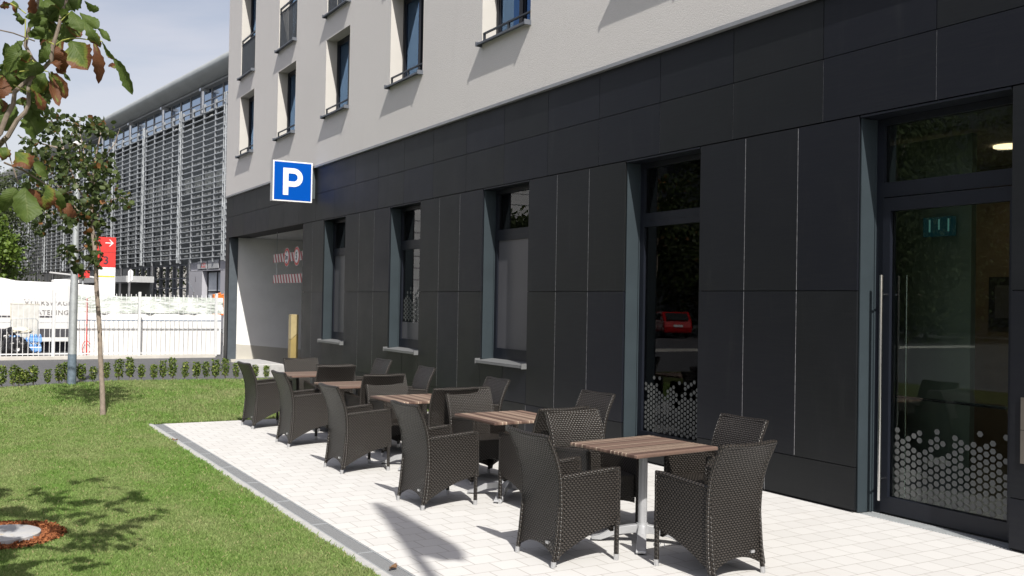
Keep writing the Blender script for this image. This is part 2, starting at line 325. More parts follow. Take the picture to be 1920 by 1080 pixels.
# ------------------------------------------------------------------ mesh helpers
class MB:
    def __init__(s): s.v = []; s.f = []; s.uv = []
    def poly(s, pts, uvs=None):
        i = len(s.v); s.v += [tuple(p) for p in pts]; s.f.append(tuple(range(i, i+len(pts))))
        s.uv += list(uvs) if uvs else [(0., 0.)]*len(pts); return s
    def box(s, a, b, T=None):
        x0, y0, z0 = [min(p, q) for p, q in zip(a, b)]; x1, y1, z1 = [max(p, q) for p, q in zip(a, b)]
        c = [(x0, y0, z0), (x1, y0, z0), (x1, y1, z0), (x0, y1, z0), (x0, y0, z1), (x1, y0, z1), (x1, y1, z1), (x0, y1, z1)]
        if T: c = [tuple(T @ Vector(p)) for p in c]
        i = len(s.v); s.v += c
        for f in ((0, 3, 2, 1), (4, 5, 6, 7), (0, 1, 5, 4), (1, 2, 6, 5), (2, 3, 7, 6), (3, 0, 4, 7)):
            s.f.append(tuple(i+k for k in f))
            for k in f:
                p = c[k]; s.uv.append((p[0]+p[1]*.0, p[2]+p[1]) if f in ((0, 1, 5, 4),) else (p[1], p[2]) if f in ((1, 2, 6, 5), (3, 0, 4, 7)) else (p[0], p[1]))
        return s
    def tube(s, pts, r, n=8, caps=True):
        pts = [Vector(p) for p in pts]; rs = r if isinstance(r, (list, tuple)) else [r]*len(pts)
        rings = []; t0 = (pts[1]-pts[0]).normalized(); a = t0.orthogonal().normalized()
        L = 0
        for i, p in enumerate(pts):
            t = (pts[min(i+1, len(pts)-1)]-pts[max(i-1, 0)]).normalized()
            a = (a-t*a.dot(t)).normalized(); b = t.cross(a)
            if i: L += (p-pts[i-1]).length
            k = len(s.v); s.v += [tuple(p+(a*math.cos(2*math.pi*j/n)+b*math.sin(2*math.pi*j/n))*rs[i]) for j in range(n)]; rings.append((k, L))
        for (k0, l0), (k1, l1) in zip(rings, rings[1:]):
            for j in range(n):
                q = (j+1) % n; s.f.append((k0+j, k0+q, k1+q, k1+j)); c = 2*math.pi*rs[0]/n
                s.uv += [(l0, j*c), (l0, (j+1)*c), (l1, (j+1)*c), (l1, j*c)]
        if caps:
            k = rings[0][0]; s.f.append(tuple(k+j for j in reversed(range(n)))); s.uv += [(0, 0)]*n
            k = rings[-1][0]; s.f.append(tuple(k+j for j in range(n))); s.uv += [(0, 0)]*n
        return s
    def prism(s, poly, d0, d1, fn):            # 2D outline extruded; fn(a,b,d) -> point
        n = len(poly); i = len(s.v)
        s.v += [tuple(fn(a, b, d0)) for a, b in poly]+[tuple(fn(a, b, d1)) for a, b in poly]
        s.f.append(tuple(i+k for k in reversed(range(n)))); s.uv += [poly[k] for k in reversed(range(n))]
        s.f.append(tuple(i+n+k for k in range(n))); s.uv += list(poly)
        for k in range(n):
            q = (k+1) % n; s.f.append((i+k, i+q, i+n+q, i+n+k)); s.uv += [poly[k], poly[q], poly[q], poly[k]]
        return s
    def shell(s, P, U, nu, nv, off):           # P(a,b)->Vector for a,b in 0..1 ; U(a,b)->uv ; off(a,b)->offset vector : closed thick sheet
        i = len(s.v); G = []
        for side in (0, 1):
            for a in range(nu+1):
                for b in range(nv+1):
                    p = P(a/nu, b/nv); p = p+off(a/nu, b/nv) if side else p; s.v.append(tuple(p)); G.append(U(a/nu, b/nv))
        S = (nu+1)*(nv+1); idx = lambda sd, a, b: i+sd*S+a*(nv+1)+b
        def q(*ids): s.f.append(ids); s.uv += [G[k-i] for k in ids]
        for a in range(nu):
            for b in range(nv):
                q(idx(0, a, b), idx(0, a+1, b), idx(0, a+1, b+1), idx(0, a, b+1)); q(idx(1, a, b+1), idx(1, a+1, b+1), idx(1, a+1, b), idx(1, a, b))
        for a in range(nu):
            q(idx(1, a, 0), idx(1, a+1, 0), idx(0, a+1, 0), idx(0, a, 0)); q(idx(0, a, nv), idx(0, a+1, nv), idx(1, a+1, nv), idx(1, a, nv))
        for b in range(nv):
            q(idx(0, 0, b), idx(0, 0, b+1), idx(1, 0, b+1), idx(1, 0, b)); q(idx(1, nu, b), idx(1, nu, b+1), idx(0, nu, b+1), idx(0, nu, b))
        return s
    def build(s, name, mat, parent=None, smooth=False, bevel=0, **props):
        me = bpy.data.meshes.new(name); me.from_pydata(s.v, [], s.f); me.update()
        ul = me.uv_layers.new(name='UVMap'); ul.data.foreach_set('uv', np.array(s.uv, dtype=np.float32).ravel())
        me.materials.append(M[mat] if isinstance(mat, str) else mat)
        if smooth:
            me.polygons.foreach_set('use_smooth', [True]*len(me.polygons))
            try: me.set_sharp_from_angle(angle=R(40))
            except Exception: pass
        o = bpy.data.objects.new(name, me); col.objects.link(o)
        if parent: o.parent = parent
        if bevel:
            bv = o.modifiers.new('bevel', 'BEVEL'); bv.width = bevel; bv.segments = 2; bv.limit_method = 'ANGLE'; bv.angle_limit = R(40)
        for k, v in props.items(): o[k] = v
        return o
def npmesh(name, V, F, mat, parent=None, rnd=None, uv=None, smooth=False, **props):    # V (n,3), F (m,k) arrays of equal-size faces
    me = bpy.data.meshes.new(name); V = np.asarray(V, np.float32); F = np.asarray(F, np.int32); k = F.shape[1]
    me.vertices.add(len(V)); me.vertices.foreach_set('co', V.ravel())
    me.loops.add(F.size); me.loops.foreach_set('vertex_index', F.ravel())
    me.polygons.add(len(F)); me.polygons.foreach_set('loop_start', np.arange(0, F.size, k, dtype=np.int32))
    me.update(calc_edges=True); me.validate()
    if rnd is not None:
        a = me.attributes.new('rnd', 'FLOAT', 'POINT'); a.data.foreach_set('value', np.asarray(rnd, np.float32))
    if uv is not None:
        ul = me.uv_layers.new(name='UVMap'); ul.data.foreach_set('uv', np.asarray(uv, np.float32)[F.ravel()].ravel())
    if smooth: me.polygons.foreach_set('use_smooth', [True]*len(F))
    me.materials.append(M[mat]); o = bpy.data.objects.new(name, me); col.objects.link(o)
    if parent: o.parent = parent
    for q, v in props.items(): o[q] = v
    return o
def thing(name, label, cat, loc=(0, 0, 0), rz=0., group=None):
    o = bpy.data.objects.new(name, None); col.objects.link(o); o.location = loc; o.rotation_euler = (0, 0, rz)
    o.empty_display_size = .2; o['label'] = label; o['category'] = cat
    if group: o['group'] = group
    return o
def tag(o, label, cat, group=None):
    o['label'] = label; o['category'] = cat
    if group: o['group'] = group
    return o
def dup(root, loc, rz, label, group=None):
    r = root.copy(); col.objects.link(r); r.location = loc; r.rotation_euler = (0, 0, rz); r['label'] = label
    if group: r['group'] = group
    for ch in list(root.children):
        c = ch.copy(); col.objects.link(c); c.parent = r
        for g in list(ch.children):
            d = g.copy(); col.objects.link(d); d.parent = c
    return r
def text(name, s, size, mat, parent, M4, ext=.002, bold=0., spacing=1.0):
    cu = bpy.data.curves.new(name, 'FONT'); cu.body = s; cu.size = size; cu.extrude = ext; cu.offset = bold; cu.space_character = spacing
    to = bpy.data.objects.new(name+'_tmp', cu); col.objects.link(to)
    bpy.context.view_layer.update()
    me = bpy.data.meshes.new_from_object(to.evaluated_get(bpy.context.evaluated_depsgraph_get())); bpy.data.objects.remove(to)
    me.name = name; me.materials.clear(); me.materials.append(M[mat]); me.transform(M4)
    o = bpy.data.objects.new(name, me); col.objects.link(o); o.parent = parent; return o
def facing(loc, ry):      # text matrix: x to the right, y up, readable when looking along +Y, turned by ry about Z
    return Matrix.Translation(loc) @ Matrix.Rotation(ry, 4, 'Z') @ Matrix.Rotation(R(90), 4, 'X')

# ------------------------------------------------------------------ ground, paving, road
FX = 6.95                                            # facade plane
g = MB()
def sheet(mb, x0, y0, x1, y1, z): mb.poly([(x0, y0, z), (x1, y0, z), (x1, y1, z), (x0, y1, z)], [(x0, y0), (x1, y0), (x1, y1), (x0, y1)])
for r_ in ((-600, -400, 7.0, 900), (7.0, -400, 600, 21.3), (7.0, 28.4, 600, 900), (17.2, 21.3, 600, 28.4)): sheet(g, *r_, -.03)
g.build('ground', 'asphalt', kind='structure')
g = MB(); sheet(g, -6, -8, 2.43, 14.40, -.004); sheet(g, -6, 14.40, 6.93, 20.4, -.004)
g.poly([(-6, 20.4, -.004), (6.93, 20.4, -.004), (6.93, 21.4, -.004), (3.1, 21.85, -.004), (1.0, 20.9, -.004), (-6, 20.5, -.004)])
g.build('lawn', 'lawn', kind='structure')
g = MB(); g.box((2.70, -6, -.06), (6.985, 14.36, 0)); g.box((6.986, 4.4, -.06), (7.19, 5.9, -.003)); g.build('terrace', 'paving', kind='structure')
g = MB()
y = -6.
while y < 14.35:
    g.box((2.43, y+.003, -.2), (2.552, min(y+.997, 14.38), .006)); y += 1.
g.build('terrace_edging', 'stonegrey', kind='structure', bevel=.004)
g = MB(); g.box((2.556, -6, -.12), (2.696, 14.36, -.012)); ch = g.build('drain_channel', 'black')
tag(ch, 'long drainage channel with perforated grey covers along the edge of the white paving', 'drain')
g = MB(); rl = MB(); y = -5.3
while y < 14.3:
    y1 = min(y+.985, 14.35); g.box((2.570, y+.006, -.011), (2.683, y1, -.003)); rl.box((2.560, y-.004, -.010), (2.694, y+.008, -.001)); y += .985
rl.box((2.5565, -6, -.011), (2.569, 14.355, 0.0)); rl.box((2.684, -6, -.011), (2.6955, 14.355, 0.0))
g.build('grating', 'grating', ch); rl.build('rail', 'galv', ch)
# driveway ramp into the garage
g = MB(); zs = lambda x: -max(0, x-7.1)*.09
g.poly([(7.0, 21.36, -.03), (7.1, 21.36, -.03), (7.1, 28.0, -.03), (7.0, 28.0, -.03)]); g.poly([(7.1, 21.36, -.03), (17.2, 21.36, zs(17.2)-.03), (17.2, 28.0, zs(17.2)-.03), (7.1, 28.0, -.03)])
g.build('driveway_ramp', 'asphalt', kind='structure')
g = MB(); g.box((-30, 30.15, -.05), (7.15, 30.62, .055)); g.build('fence_kerb', plain('pale kerb stone', (.52, .50, .46), .85, 0, .1, 3, bump=.3), kind='structure')

# ------------------------------------------------------------------ hotel
H = thing('hotel_building', 'modern hotel with grey rendered upper floors over dark anthracite panel ground floor', 'building', (0, 0, 0))
ZT = 13.6
gwin = [(18.64, 19.96, .94, 'film'), (15.05, 16.37, .94, 'hexband'), (11.49, 12.83, .94, 'film'), (7.95, 9.28, .22, 'hex')]
door = (4.43, 5.86)
cuts = [(2.2-3.0, door[0]), (door[1], 7.95), (9.28, 11.49), (12.83, 15.05), (16.37, 18.64), (19.96, 21.35)]
panel_y = [[-.8, -.05, .7, 1.45, 2.2, 2.95, 3.69, 4.43], [5.86, 6.57, 7.27, 7.95], [9.28, 10.03, 10.77, 11.49], [12.83, 13.58, 14.31, 15.05], [16.37, 17.11, 17.88, 18.64], [19.96, 20.67, 21.35]]
pn = MB(); jt = MB(); core = MB(); blk = MB(); G = .0036
def panel(y0, y1, z0, z1, x=FX, t=.022):
    pn.box((x, y0+G, z0+G), (x+t, y1-G, z1-G))
for (a, b), ys in zip(cuts, panel_y):
    core.box((FX+.04, a+.004, 0), (7.24, b-.004, 3.535))
    for y0, y1 in zip(ys, ys[1:]): panel(y0, y1, .40, 1.96); panel(y0, y1, 1.96, 3.51)
    for y0 in ys[1:-1]: jt.box((FX+.001, y0-.0028, .41), (FX+.039, y0+.0028, 1.953)); jt.box((FX+.001, y0-.0028, 1.968), (FX+.039, y0+.0028, 3.50))
pl = [-.8, .7, 2.2, 3.3, 4.43]; pl2 = [5.86, 6.95, 7.95]; pl3 = [9.28, 10.4, 11.49, 12.75, 14.3, 15.75, 17.1, 18.4, 19.85, 21.35]
for L_ in (pl, pl2, pl3):
    for y0, y1 in zip(L_, L_[1:]): panel(y0, y1, .02, .40)
    for y0 in L_[1:-1]: jt.box((FX+.001, y0-.0028, .02), (FX+.039, y0+.0028, .393))
for y0, y1, z0, k in gwin[:3]:
    ym = y0+.66
    panel(y0, ym, .40, z0-.03); panel(ym, y1, .40, z0-.03); core.box((FX+.04, y0-.003, 0), (7.24, y1+.003, z0-.04)); jt.box((FX+.006, ym-.0035, .41), (FX+.039, ym+.0035, z0-.045))
    for yy in (y0, y1): jt.box((FX+.006, yy-.0035, .41), (FX+.039, yy+.0035, z0-.045))
core.box((FX+.04, 7.953, 0), (7.24, 9.277, .18)); panel(7.95, 9.28, .02, .215)
# band of two rows above everything, running over the garage
bj = [28.36]+[5.09+1.186*k for k in range(19, -7, -1)]
for y1, y0 in zip(bj, bj[1:]): panel(y0, y1, 3.515, 4.10); panel(y0, y1, 4.10, 4.672)
for y0 in bj[1:-1]: jt.box((FX+.004, y0-.0025, 3.52), (FX+.039, y0+.0025, 4.093)); jt.box((FX+.018, y0-.002, 4.107), (FX+.039, y0+.002, 4.66))
core.box((FX+.04, -1, 3.536), (7.6, 28.35, 4.70))
blk.box((FX+.022, -1, .02), (FX+.0385, 4.42, 4.66)) if False else None
# garage column at the far corner
pn.box((FX, 28.02, 0.0), (FX+.022, 28.36, 3.51)); core.box((FX+.023, 28.015, 0), (7.6, 28.35, 3.53))
co_ = pn.build('cladding', 'clad', H)
_a = co_.data.attributes.new('rnd', 'FLOAT', 'POINT'); _a.data.foreach_set('value', np.repeat(rng.uniform(0, 1, len(pn.v)//8), 8).astype(np.float32))
jt.build('joint_strip', 'joint', H); core.build('dark_backing', 'black', H)
ln = MB(); ln.box((FX+.024, 28.0, 0), (7.215, 28.014, 3.51)); ln.build('column_lining', plain('blue grey column lining', (.075, .09, .105), .5), H)
# drip strip and rendered upper wall with real openings
UX = FX-.025
st = MB(); st.box((UX-.035, -1, 4.672), (FX+.1, 28.39, 4.692)); st.box((UX-.035, -1, 4.692), (UX-.030, 28.39, 4.715)); st.build('drip_strip', 'sill', H)
NEAR = [4.45, 7.98, 11.48, 15.01, 18.52, 22.02, 25.57]; WID = 1.42
rows = [(5.70, 7.36), (7.86, 10.36), (11.0, 13.0)]
up = MB(); edges = [-1.]+[v for y0 in NEAR for v in (y0, y0+WID)]+[28.39]
for a, b in zip(edges[0::2], edges[1::2]): up.box((UX, a, 4.715), (7.30, b, ZT))
for y0 in NEAR:
    zz = [4.715]+[v for r_ in rows for v in r_]+[ZT]
    for a, b in zip(zz[0::2], zz[1::2]): up.box((UX, y0, a), (7.30, y0+WID, b))
up.build('rendered_wall', 'render', H)
# smooth reveals
for k, y0 in enumerate(NEAR):
    for j, (z0, z1) in enumerate(rows[:2]):
        y1 = y0+WID; wn = MB(); x0, x1 = 7.165, 7.235
        for a, b in (((x0, y0+.005, z0+.03), (x1, y0+.075, z1-.004)), ((x0, y1-.075, z0+.03), (x1, y1-.005, z1-.004)), ((x0, y0+.075, z1-.075), (x1, y1-.075, z1-.004)), ((x0, y0+.075, z0+.03), (x1, y1-.075, z0+.11)),
                     ((x0-.004, y0+.62, z0+.11), (x1, y0+.72, z1-.075))): wn.box(a, b)
        # narrow casement profile
        for a, b in ((y0+.075, y0+.62), (y0+.72, y1-.075)):
            for c in ((a, a+.035), (b-.035, b)): wn.box((x0+.015, c[0], z0+.11), (x1-.01, c[1], z1-.075))
            wn.box((x0+.015, a+.035, z0+.11), (x1-.01, b-.035, z0+.15)); wn.box((x0+.015, a+.035, z1-.115), (x1-.01, b-.035, z1-.075))
        wo = wn.build('window', 'frame', H)
        p_ = MB(); p_.box((7.198, y0+.11, z0+.15), (7.204, y0+.585, z1-.115)); p_.box((7.198, y0+.755, z0+.15), (7.204, y1-.11, z1-.115)); p_.build('pane', 'glass_up', wo)
        c_ = MB()
        cy0, cy1 = y0+.80, y1-.05
        n_ = 14
        for i in range(n_):
            ya = cy0+(cy1-cy0)*i/n_; yb = cy0+(cy1-cy0)*(i+1)/n_; c_.box((7.29+.012*(i % 2), ya, z0+.05), (7.30+.012*(i % 2), yb, z1))
        c_.build('curtain', 'curtain', wo)
        s_ = MB(); s_.prism([(UX-.10, z0+.002), (UX-.10, z0-.028), (UX-.094, z0-.028), (UX-.094, z0-.006), (7.17, z0+.022), (7.17, z0+.028)], y0+.003, y1-.003, lambda a, b, d: (a, d, b))
        for yy in (y0-.012, y1+.002-.01): s_.box((UX-.108, yy, z0-.04), (UX-.0005, yy+.02, z0+.03))
        s_.build('sill', M['silldark'], wo)
        rv = MB()
        for a, b in (((UX-.0015, y1-.003, z0), (7.17, y1, z1)), ((UX-.0015, y0, z0), (7.17, y0+.003, z1)), ((UX-.0015, y0+.003, z1-.003), (7.17, y1-.003, z1))): rv.box(a, b)
        rv.build('reveal', 'revealplaster', wo)
        ra = MB(); rx = UX+.012
        if j == 0:
            ra.box((rx, y0+.01, z0+.155), (rx+.03, y1-.01, z0+.18)); ra.box((rx, y0+.01, z0+.025), (rx+.03, y1-.01, z0+.045))
            for yy in (y0+.01, y0+.64, y1-.05): ra.box((rx+.002, yy, z0+.046), (rx+.028, yy+.04, z0+.154))
        else:
            ra.box((rx, y0+.01, z0+1.03), (rx+.035, y1-.01, z0+1.07)); ra.box((rx, y0+.01, z0+.93), (rx+.03, y1-.01, z0+.95)); ra.box((rx, y0+.01, z0+.04), (rx+.03, y1-.01, z0+.07))
            for i in range(15): yy = y0+.02+i*(WID-.06)/14; ra.box((rx+.006, yy, z0+.071), (rx+.024, yy+.030, z0+.929))
            for yy in (y0+.01, y1-.03): ra.box((rx+.002, yy, z0+.951), (rx+.028, yy+.02, z0+1.029))
        ra.build('railing', 'railing', wo)
# rooms, end wall, garage passage
bx = MB(); bx.box((7.301, -1, 4.71), (7.31, -.9, 4.72))
rm = MB(); rm.box((7.60, -1, 4.72), (18, 28.38, 4.74)); rm.box((18, -1, 0), (18.2, 28.38, ZT)); rm.box((7.31, -1.2, 0), (18, -1.01, ZT)); rm.box((7.31, 28.2, 4.75), (18, 28.385, ZT)); rm.box((7.301, -1, ZT-.2), (18, 28.38, ZT-.001)); rm.box((9.2, -1, 4.75), (9.3, 28.1, ZT-.3))
rm.build('rear_structure', M['darkvoid'], H)
gw = MB(); gw.poly([(7.216, 28.012, -.06), (7.216, 28.012, 3.53), (17, 28.012, 3.53), (17, 28.012, -1.2)]); gw.box((7.216, 28.013, -1.2), (17, 28.19, 3.53)); gw.box((7.601, 28.191, -.1), (17, 28.34, 3.53))
gw = MB(); gw.box((7.216, 28.013, -1.3), (17, 28.19, 3.53)); gw.box((17, 21.3, -1.3), (17.15, 28.3, 3.53)); gw.build('garage_wall', 'offwhite', H)
pl_ = MB(); pl_.prism([(7.22, -.03), (7.22, .48), (17, .48-.09*9.9), (17, -1.2)], 28.004, 28.012, lambda a, b, d: (a, d, b)); pl_.build('garage_plinth', 'plinth', H)
kb = MB(); kb.prism([(7.05, -.03), (7.05, .05), (7.4, .05), (17, -.85), (17, -1.1)], 27.86, 28.0, lambda a, b, d: (a, d, b)); kb.build('garage_kerb', M['plinth'], H)
so_ = MB(); so_.box((7.601, 21.2, 3.535), (17, 28.3, 3.6)); so_.box((7.241, 21.15, -1.2), (17, 21.33, 3.534)); so_.build('garage_soffit', plain('grey garage soffit', (.55, .55, .54), .8), H)
# lobby and ground-floor rooms
ro = MB(); ro.box((10.6, -1, 0), (10.7, 21.1, 3.5)); ro.box((7.25, 3.2, 0), (10.6, 3.3, 3.5)); ro.box((7.25, 7.2, 0), (10.6, 7.3, 3.5)); ro.box((7.25, 10.4, 0), (10.6, 10.45, 3.5)); ro.box((7.25, 14, 0), (10.6, 14.05, 3.5)); ro.box((7.25, 17.5, 0), (10.6, 17.55, 3.5)); ro.build('inner_wall', 'room', H)
ro = MB(); ro.box((7.25, -1, -.05), (10.6, 21.1, .015)); ro.build('inner_floor', 'roomfloor', H)
ro = MB(); ro.box((7.25, -1, 3.5), (10.6, 21.1, 3.534)); ro.build('inner_ceiling', plain('lobby ceiling', (.30, .29, .27), .8), H)
lp = MB(); lp.prism([(math.cos(t)*.14, math.sin(t)*.14) for t in np.linspace(0, 2*math.pi, 25)[:-1]], 3.478, 3.498, lambda a, b, d: (9.35+a, 6.0+b, d)); lp.build('ceiling_lamp', 'lamp', H)
ll = bpy.data.lights.new('lobby_lamp_light', 'AREA'); ll.shape = 'DISK'; ll.size = .28; ll.energy = 7; ll.color = (1, .80, .58); llo = bpy.data.objects.new('lobby_lamp_light', ll); col.objects.link(llo); llo.location = (9.35, 6.0, 3.46)
ex = MB(); ex.box((8.08, 5.72, 2.50), (8.12, 6.04, 2.68)); eo = ex.build('emergency_sign', 'exit', H)
ex = MB()
for i, hgt in enumerate((.10, .08, .10)): ex.box((8.074, 5.76+i*.10, 2.64-hgt), (8.079, 5.775+i*.10, 2.66))
ex.build('sign_bars', 'exitbar', eo)
pf = MB(); pf.box((10.56, 6.62, 1.62), (10.599, 7.0, 2.2)); pf2 = pf.build('picture_frame', 'black', H); pf = MB(); pf.box((10.555, 6.70, 1.72), (10.559, 6.92, 2.1)); pf.build('print', M['film'], pf2)
gp = MB(); gp.box((8.2, 5.62, .02), (8.22, 7.19, 3.45)); gp.box((8.17, 5.595, .02), (8.24, 5.62, 3.45)); gp.box((7.9, 8.35, .02), (7.92, 9.9, 3.45)); gp.build('inner_screen_and_curtain', plain('greenish satin screen and curtain', (.42, .44, .36), .3, 0, .12, 2), H)  # pale screen set forward and curtain panel added to lighten the glass

def hexes(mb, x, y0, y1, z0, z1, zfull, size=.052, seed=1):
    rr = random.Random(seed); dy = size*.90; j = 0; y = y0+size*.5
    while y < y1-size*.35:
        z = z0+size*(.45 if j % 2 == 0 else .95)
        while z < z1:
            keep = 1. if z < zfull else max(0, (z1-z)/(z1-zfull))**.75
            if rr.random() < keep:
                r_ = size*.45; mb.poly([(x, y+r_*math.cos(R(60*k)), z+r_*.93*math.sin(R(60*k))) for k in range(6)][::-1])
            z += size
        y += dy; j += 1
M['hexfilm'] = plain('translucent grey hexagon film', (.095, .10, .098), .6, 0, .03)
for wi, (y0, y1, z0, kind) in enumerate(gwin):
    f = MB(); x0, x1 = 7.165, 7.235; zt = 3.49
    zb = z0+.0
    f.box((x0, y0+.012, zb+.02), (x1, y0+.10, zt)); f.box((x0, y1-.10, zb+.02), (x1, y1-.012, zt))
    f.box((x0, y0+.10, zt-.06), (x1, y1-.10, zt)); f.box((x0, y0+.10, 2.73), (x1, y1-.10, 2.89)); f.box((x0-.003, y0+.10, 2.80), (x0, y1-.10, 2.815))
    rb = .18 if kind != 'hex' else .09
    f.box((x0, y0+.10, zb+.02), (x1, y1-.10, zb+rb))
    f.box((FX+.004, y0+.012, zt+.002), (x1, y1-.012, zt+.019))  # soffit lining in the dark frame colour, its shade put into the colour
    wo = f.build('window', 'frame', H)
    p_ = MB(); p_.box((7.198, y0+.10, 2.89), (7.204, y1-.10, zt-.06)); p_.box((7.198, y0+.10, zb+rb), (7.204, y1-.10, 2.73)); p_.build('pane', 'glass', wo)
    lnv = MB(); lnv.box((FX+.026, y0+.0005, zb+.01), (7.164, y0+.011, 3.488)); lnv.build('lining', 'reveal', wo)
    lnv = MB(); lnv.box((FX+.026, y1-.012, zb+.01), (7.1495, y1-.0005, 3.488)); 
    lnv.box((7.150, y1-.024, zb+.02), (7.1645, y1-.0005, 3.488)); lnv.build('lining', 'reveal', wo)
    if kind == 'film':
        q = MB(); q.box((7.189, y0+.10, zb+rb), (7.1975, y1-.10, 2.73)); q.build('privacy_film', 'film', wo)
    if kind == 'hexband':
        q = MB(); q.box((7.192, y0+.10, zb+rb), (7.1975, y1-.10, 1.42)); q.build('privacy_film', 'film', wo)
        q = MB(); hexes(q, 7.1955, y0+.10, y1-.10, 1.43, 2.05, 1.65, .075, 4); q.build('hexagon_pattern', 'hexfilm', wo)
    if kind == 'hex':
        q = MB(); hexes(q, 7.1955, y0+.10, y1-.10, zb+rb, .98, .66, .056, 5); q.build('hexagon_pattern', 'hexfilm', wo)
    else:
        s_ = MB(); s_.prism([(FX-.075, z0-.005), (FX-.075, z0-.045), (FX-.069, z0-.045), (FX-.069, z0-.012), (7.16, z0+.014), (7.16, z0+.019)], y0+.004, y1-.004, lambda a, b, d: (a, d, b))
        for yy in (y0-.016, y1-.004): s_.box((FX-.082, yy, z0-.055), (FX-.0005, yy+.02, z0+.022))
        s_.build('sill', plain('pale aluminium sill', (.15, .155, .16), .55, .1, .05) if wi == 0 else bpy.data.materials['pale aluminium sill'], wo)
# entrance door
y0, y1 = door; f = MB()
f.box((7.165, y1-.10, 0.0), (7.235, y1-.012, 3.49)); f.box((7.165, y0+.012, 0), (7.235, y0+.06, 3.49)); f.box((7.165, y0+.06, 2.79), (7.235, y1-.10, 2.92)); f.box((7.165, y0+.06, 3.43), (7.235, y1-.10, 3.49)); f.box((FX+.004, y0+.012, 3.492), (7.235, y1-.012, 3.509))  # last box: door soffit, shade painted in with the dark frame colour
do = f.build('entrance_door_frame', 'frame', H)
p_ = MB(); p_.box((7.198, y0+.06, 2.92), (7.204, y1-.10, 3.43)); p_.build('transom_pane', 'glass', do)
lf = MB(); a0, a1 = y0+.066, y1-.106
lf.box((7.150, a1-.075, .02), (7.225, a1, 2.78)); lf.box((7.150, a0, .02), (7.225, a0+.075, 2.78)); lf.box((7.150, a0+.075, .02), (7.225, a1-.075, .16)); lf.box((7.150, a0+.075, 2.665), (7.225, a1-.075, 2.78))
le = lf.build('entrance_door', 'frame', H)
p_ = MB(); p_.box((7.185, a0+.075, .16), (7.191, a1-.075, 2.665)); p_.build('pane', 'glass', le)
q = MB(); hexes(q, 7.183, a0+.075, a1-.075, .165, .82, .52, .062, 9); q.build('hexagon_pattern', 'hexfilm', le)
q = MB(); q.tube([(7.08, a1-.045, .13), (7.08, a1-.045, 2.10)], .016, 12); 
for zz in (.32, 1.93): q.tube([(7.08, a1-.045, zz), (7.150, a1-.045, zz)], .008, 8)
q.build('pull_handle', 'steel', le, True)
q = MB(); q.tube([(7.30, a1-.14, .13), (7.30, a1-.14, 2.10)], .014, 10); q.tube([(7.29, a1-.05, 1.03), (7.29, a0+.06, 1.03)], .014, 8); q.build('inner_handle', 'steel', le, True)
lnv = MB(); lnv.box((FX+.026, y1-.012, 0.004), (7.1495, y1-.0005, 3.488)); lnv.box((7.150, y1-.024, .004), (7.1645, y1-.0005, 3.488)); lnv.build('door_lining', 'reveal', H); lnv = MB(); lnv.box((FX+.026, y0+.0005, 0.004), (7.164, y0+.011, 3.488)); lnv.build('door_lining', 'reveal', H)
tg = MB()
for i in range(46): yy = y0+.03+i*.03; tg.box((FX+.03, yy, -.001), (7.14, yy+.014, .006))
tg.build('threshold_grating', 'galv', H)
ip = MB(); ip.box((FX-.012, 3.95, .92), (FX-.0005, 4.335, 1.16)); ip.box((FX-.012, 3.95, .67), (FX-.0005, 4.335, .915)); ipo = ip.build('intercom_panel', plain('brushed bronze steel', (.30, .27, .24), .35, .8), H)
# parking sign on brackets
SY = 20.5; S = thing('parking_sign', 'square blue parking sign with white letter P projecting from the wall', 'sign', (6.423, SY, 3.905)); hs = .436
b = MB(); b.box((-hs, .0, 0), (hs, .19, 2*hs)); b.build('housing', 'alu', S, bevel=.006)
b = MB(); b.box((-hs, -.004, 0), (hs, -.0005, 2*hs)); b.build('border', 'signwhite', S)
b = MB(); b.box((-hs+.028, -.008, .028), (hs-.028, -.0045, 2*hs-.028)); b.build('face', 'blue', S)
b = MB(); xs = -.215; zb, zt_ = .135, .72
b.box((xs, -.013, zb), (xs+.118, -.0085, zt_))
c0 = (.035, .53-.0); ro_, ri_ = .2, .085
import itertools
cz = zt_-.2
def ring(a0_, a1_, n=18):
    for i in range(n):
        t0, t1 = a0_+(a1_-a0_)*i/n, a0_+(a1_-a0_)*(i+1)/n
        P4 = [(math.cos(t)*r_+.02, math.sin(t)*r_+cz) for r_, t in ((ri_, t0), (ro_, t0), (ro_, t1), (ri_, t1))]
        b.prism(P4, -.013, -.0085, lambda a, c, d: (a, d, c))
ring(-math.pi/2, math.pi/2); b.box((xs+.1181, -.013, cz+ri_), (.0199, -.0085, cz+ro_)); b.box((xs+.1181, -.013, cz-ro_), (.0199, -.0085, cz-ri_)); b.build('letter_p', 'signwhite', S)
b = MB()
b.box((hs+.001, .06, .10), (FX-6.423-.003, .14, .76))
b.build('bracket', plain('blue grey bracket box', (.07, .085, .095), .5), S)
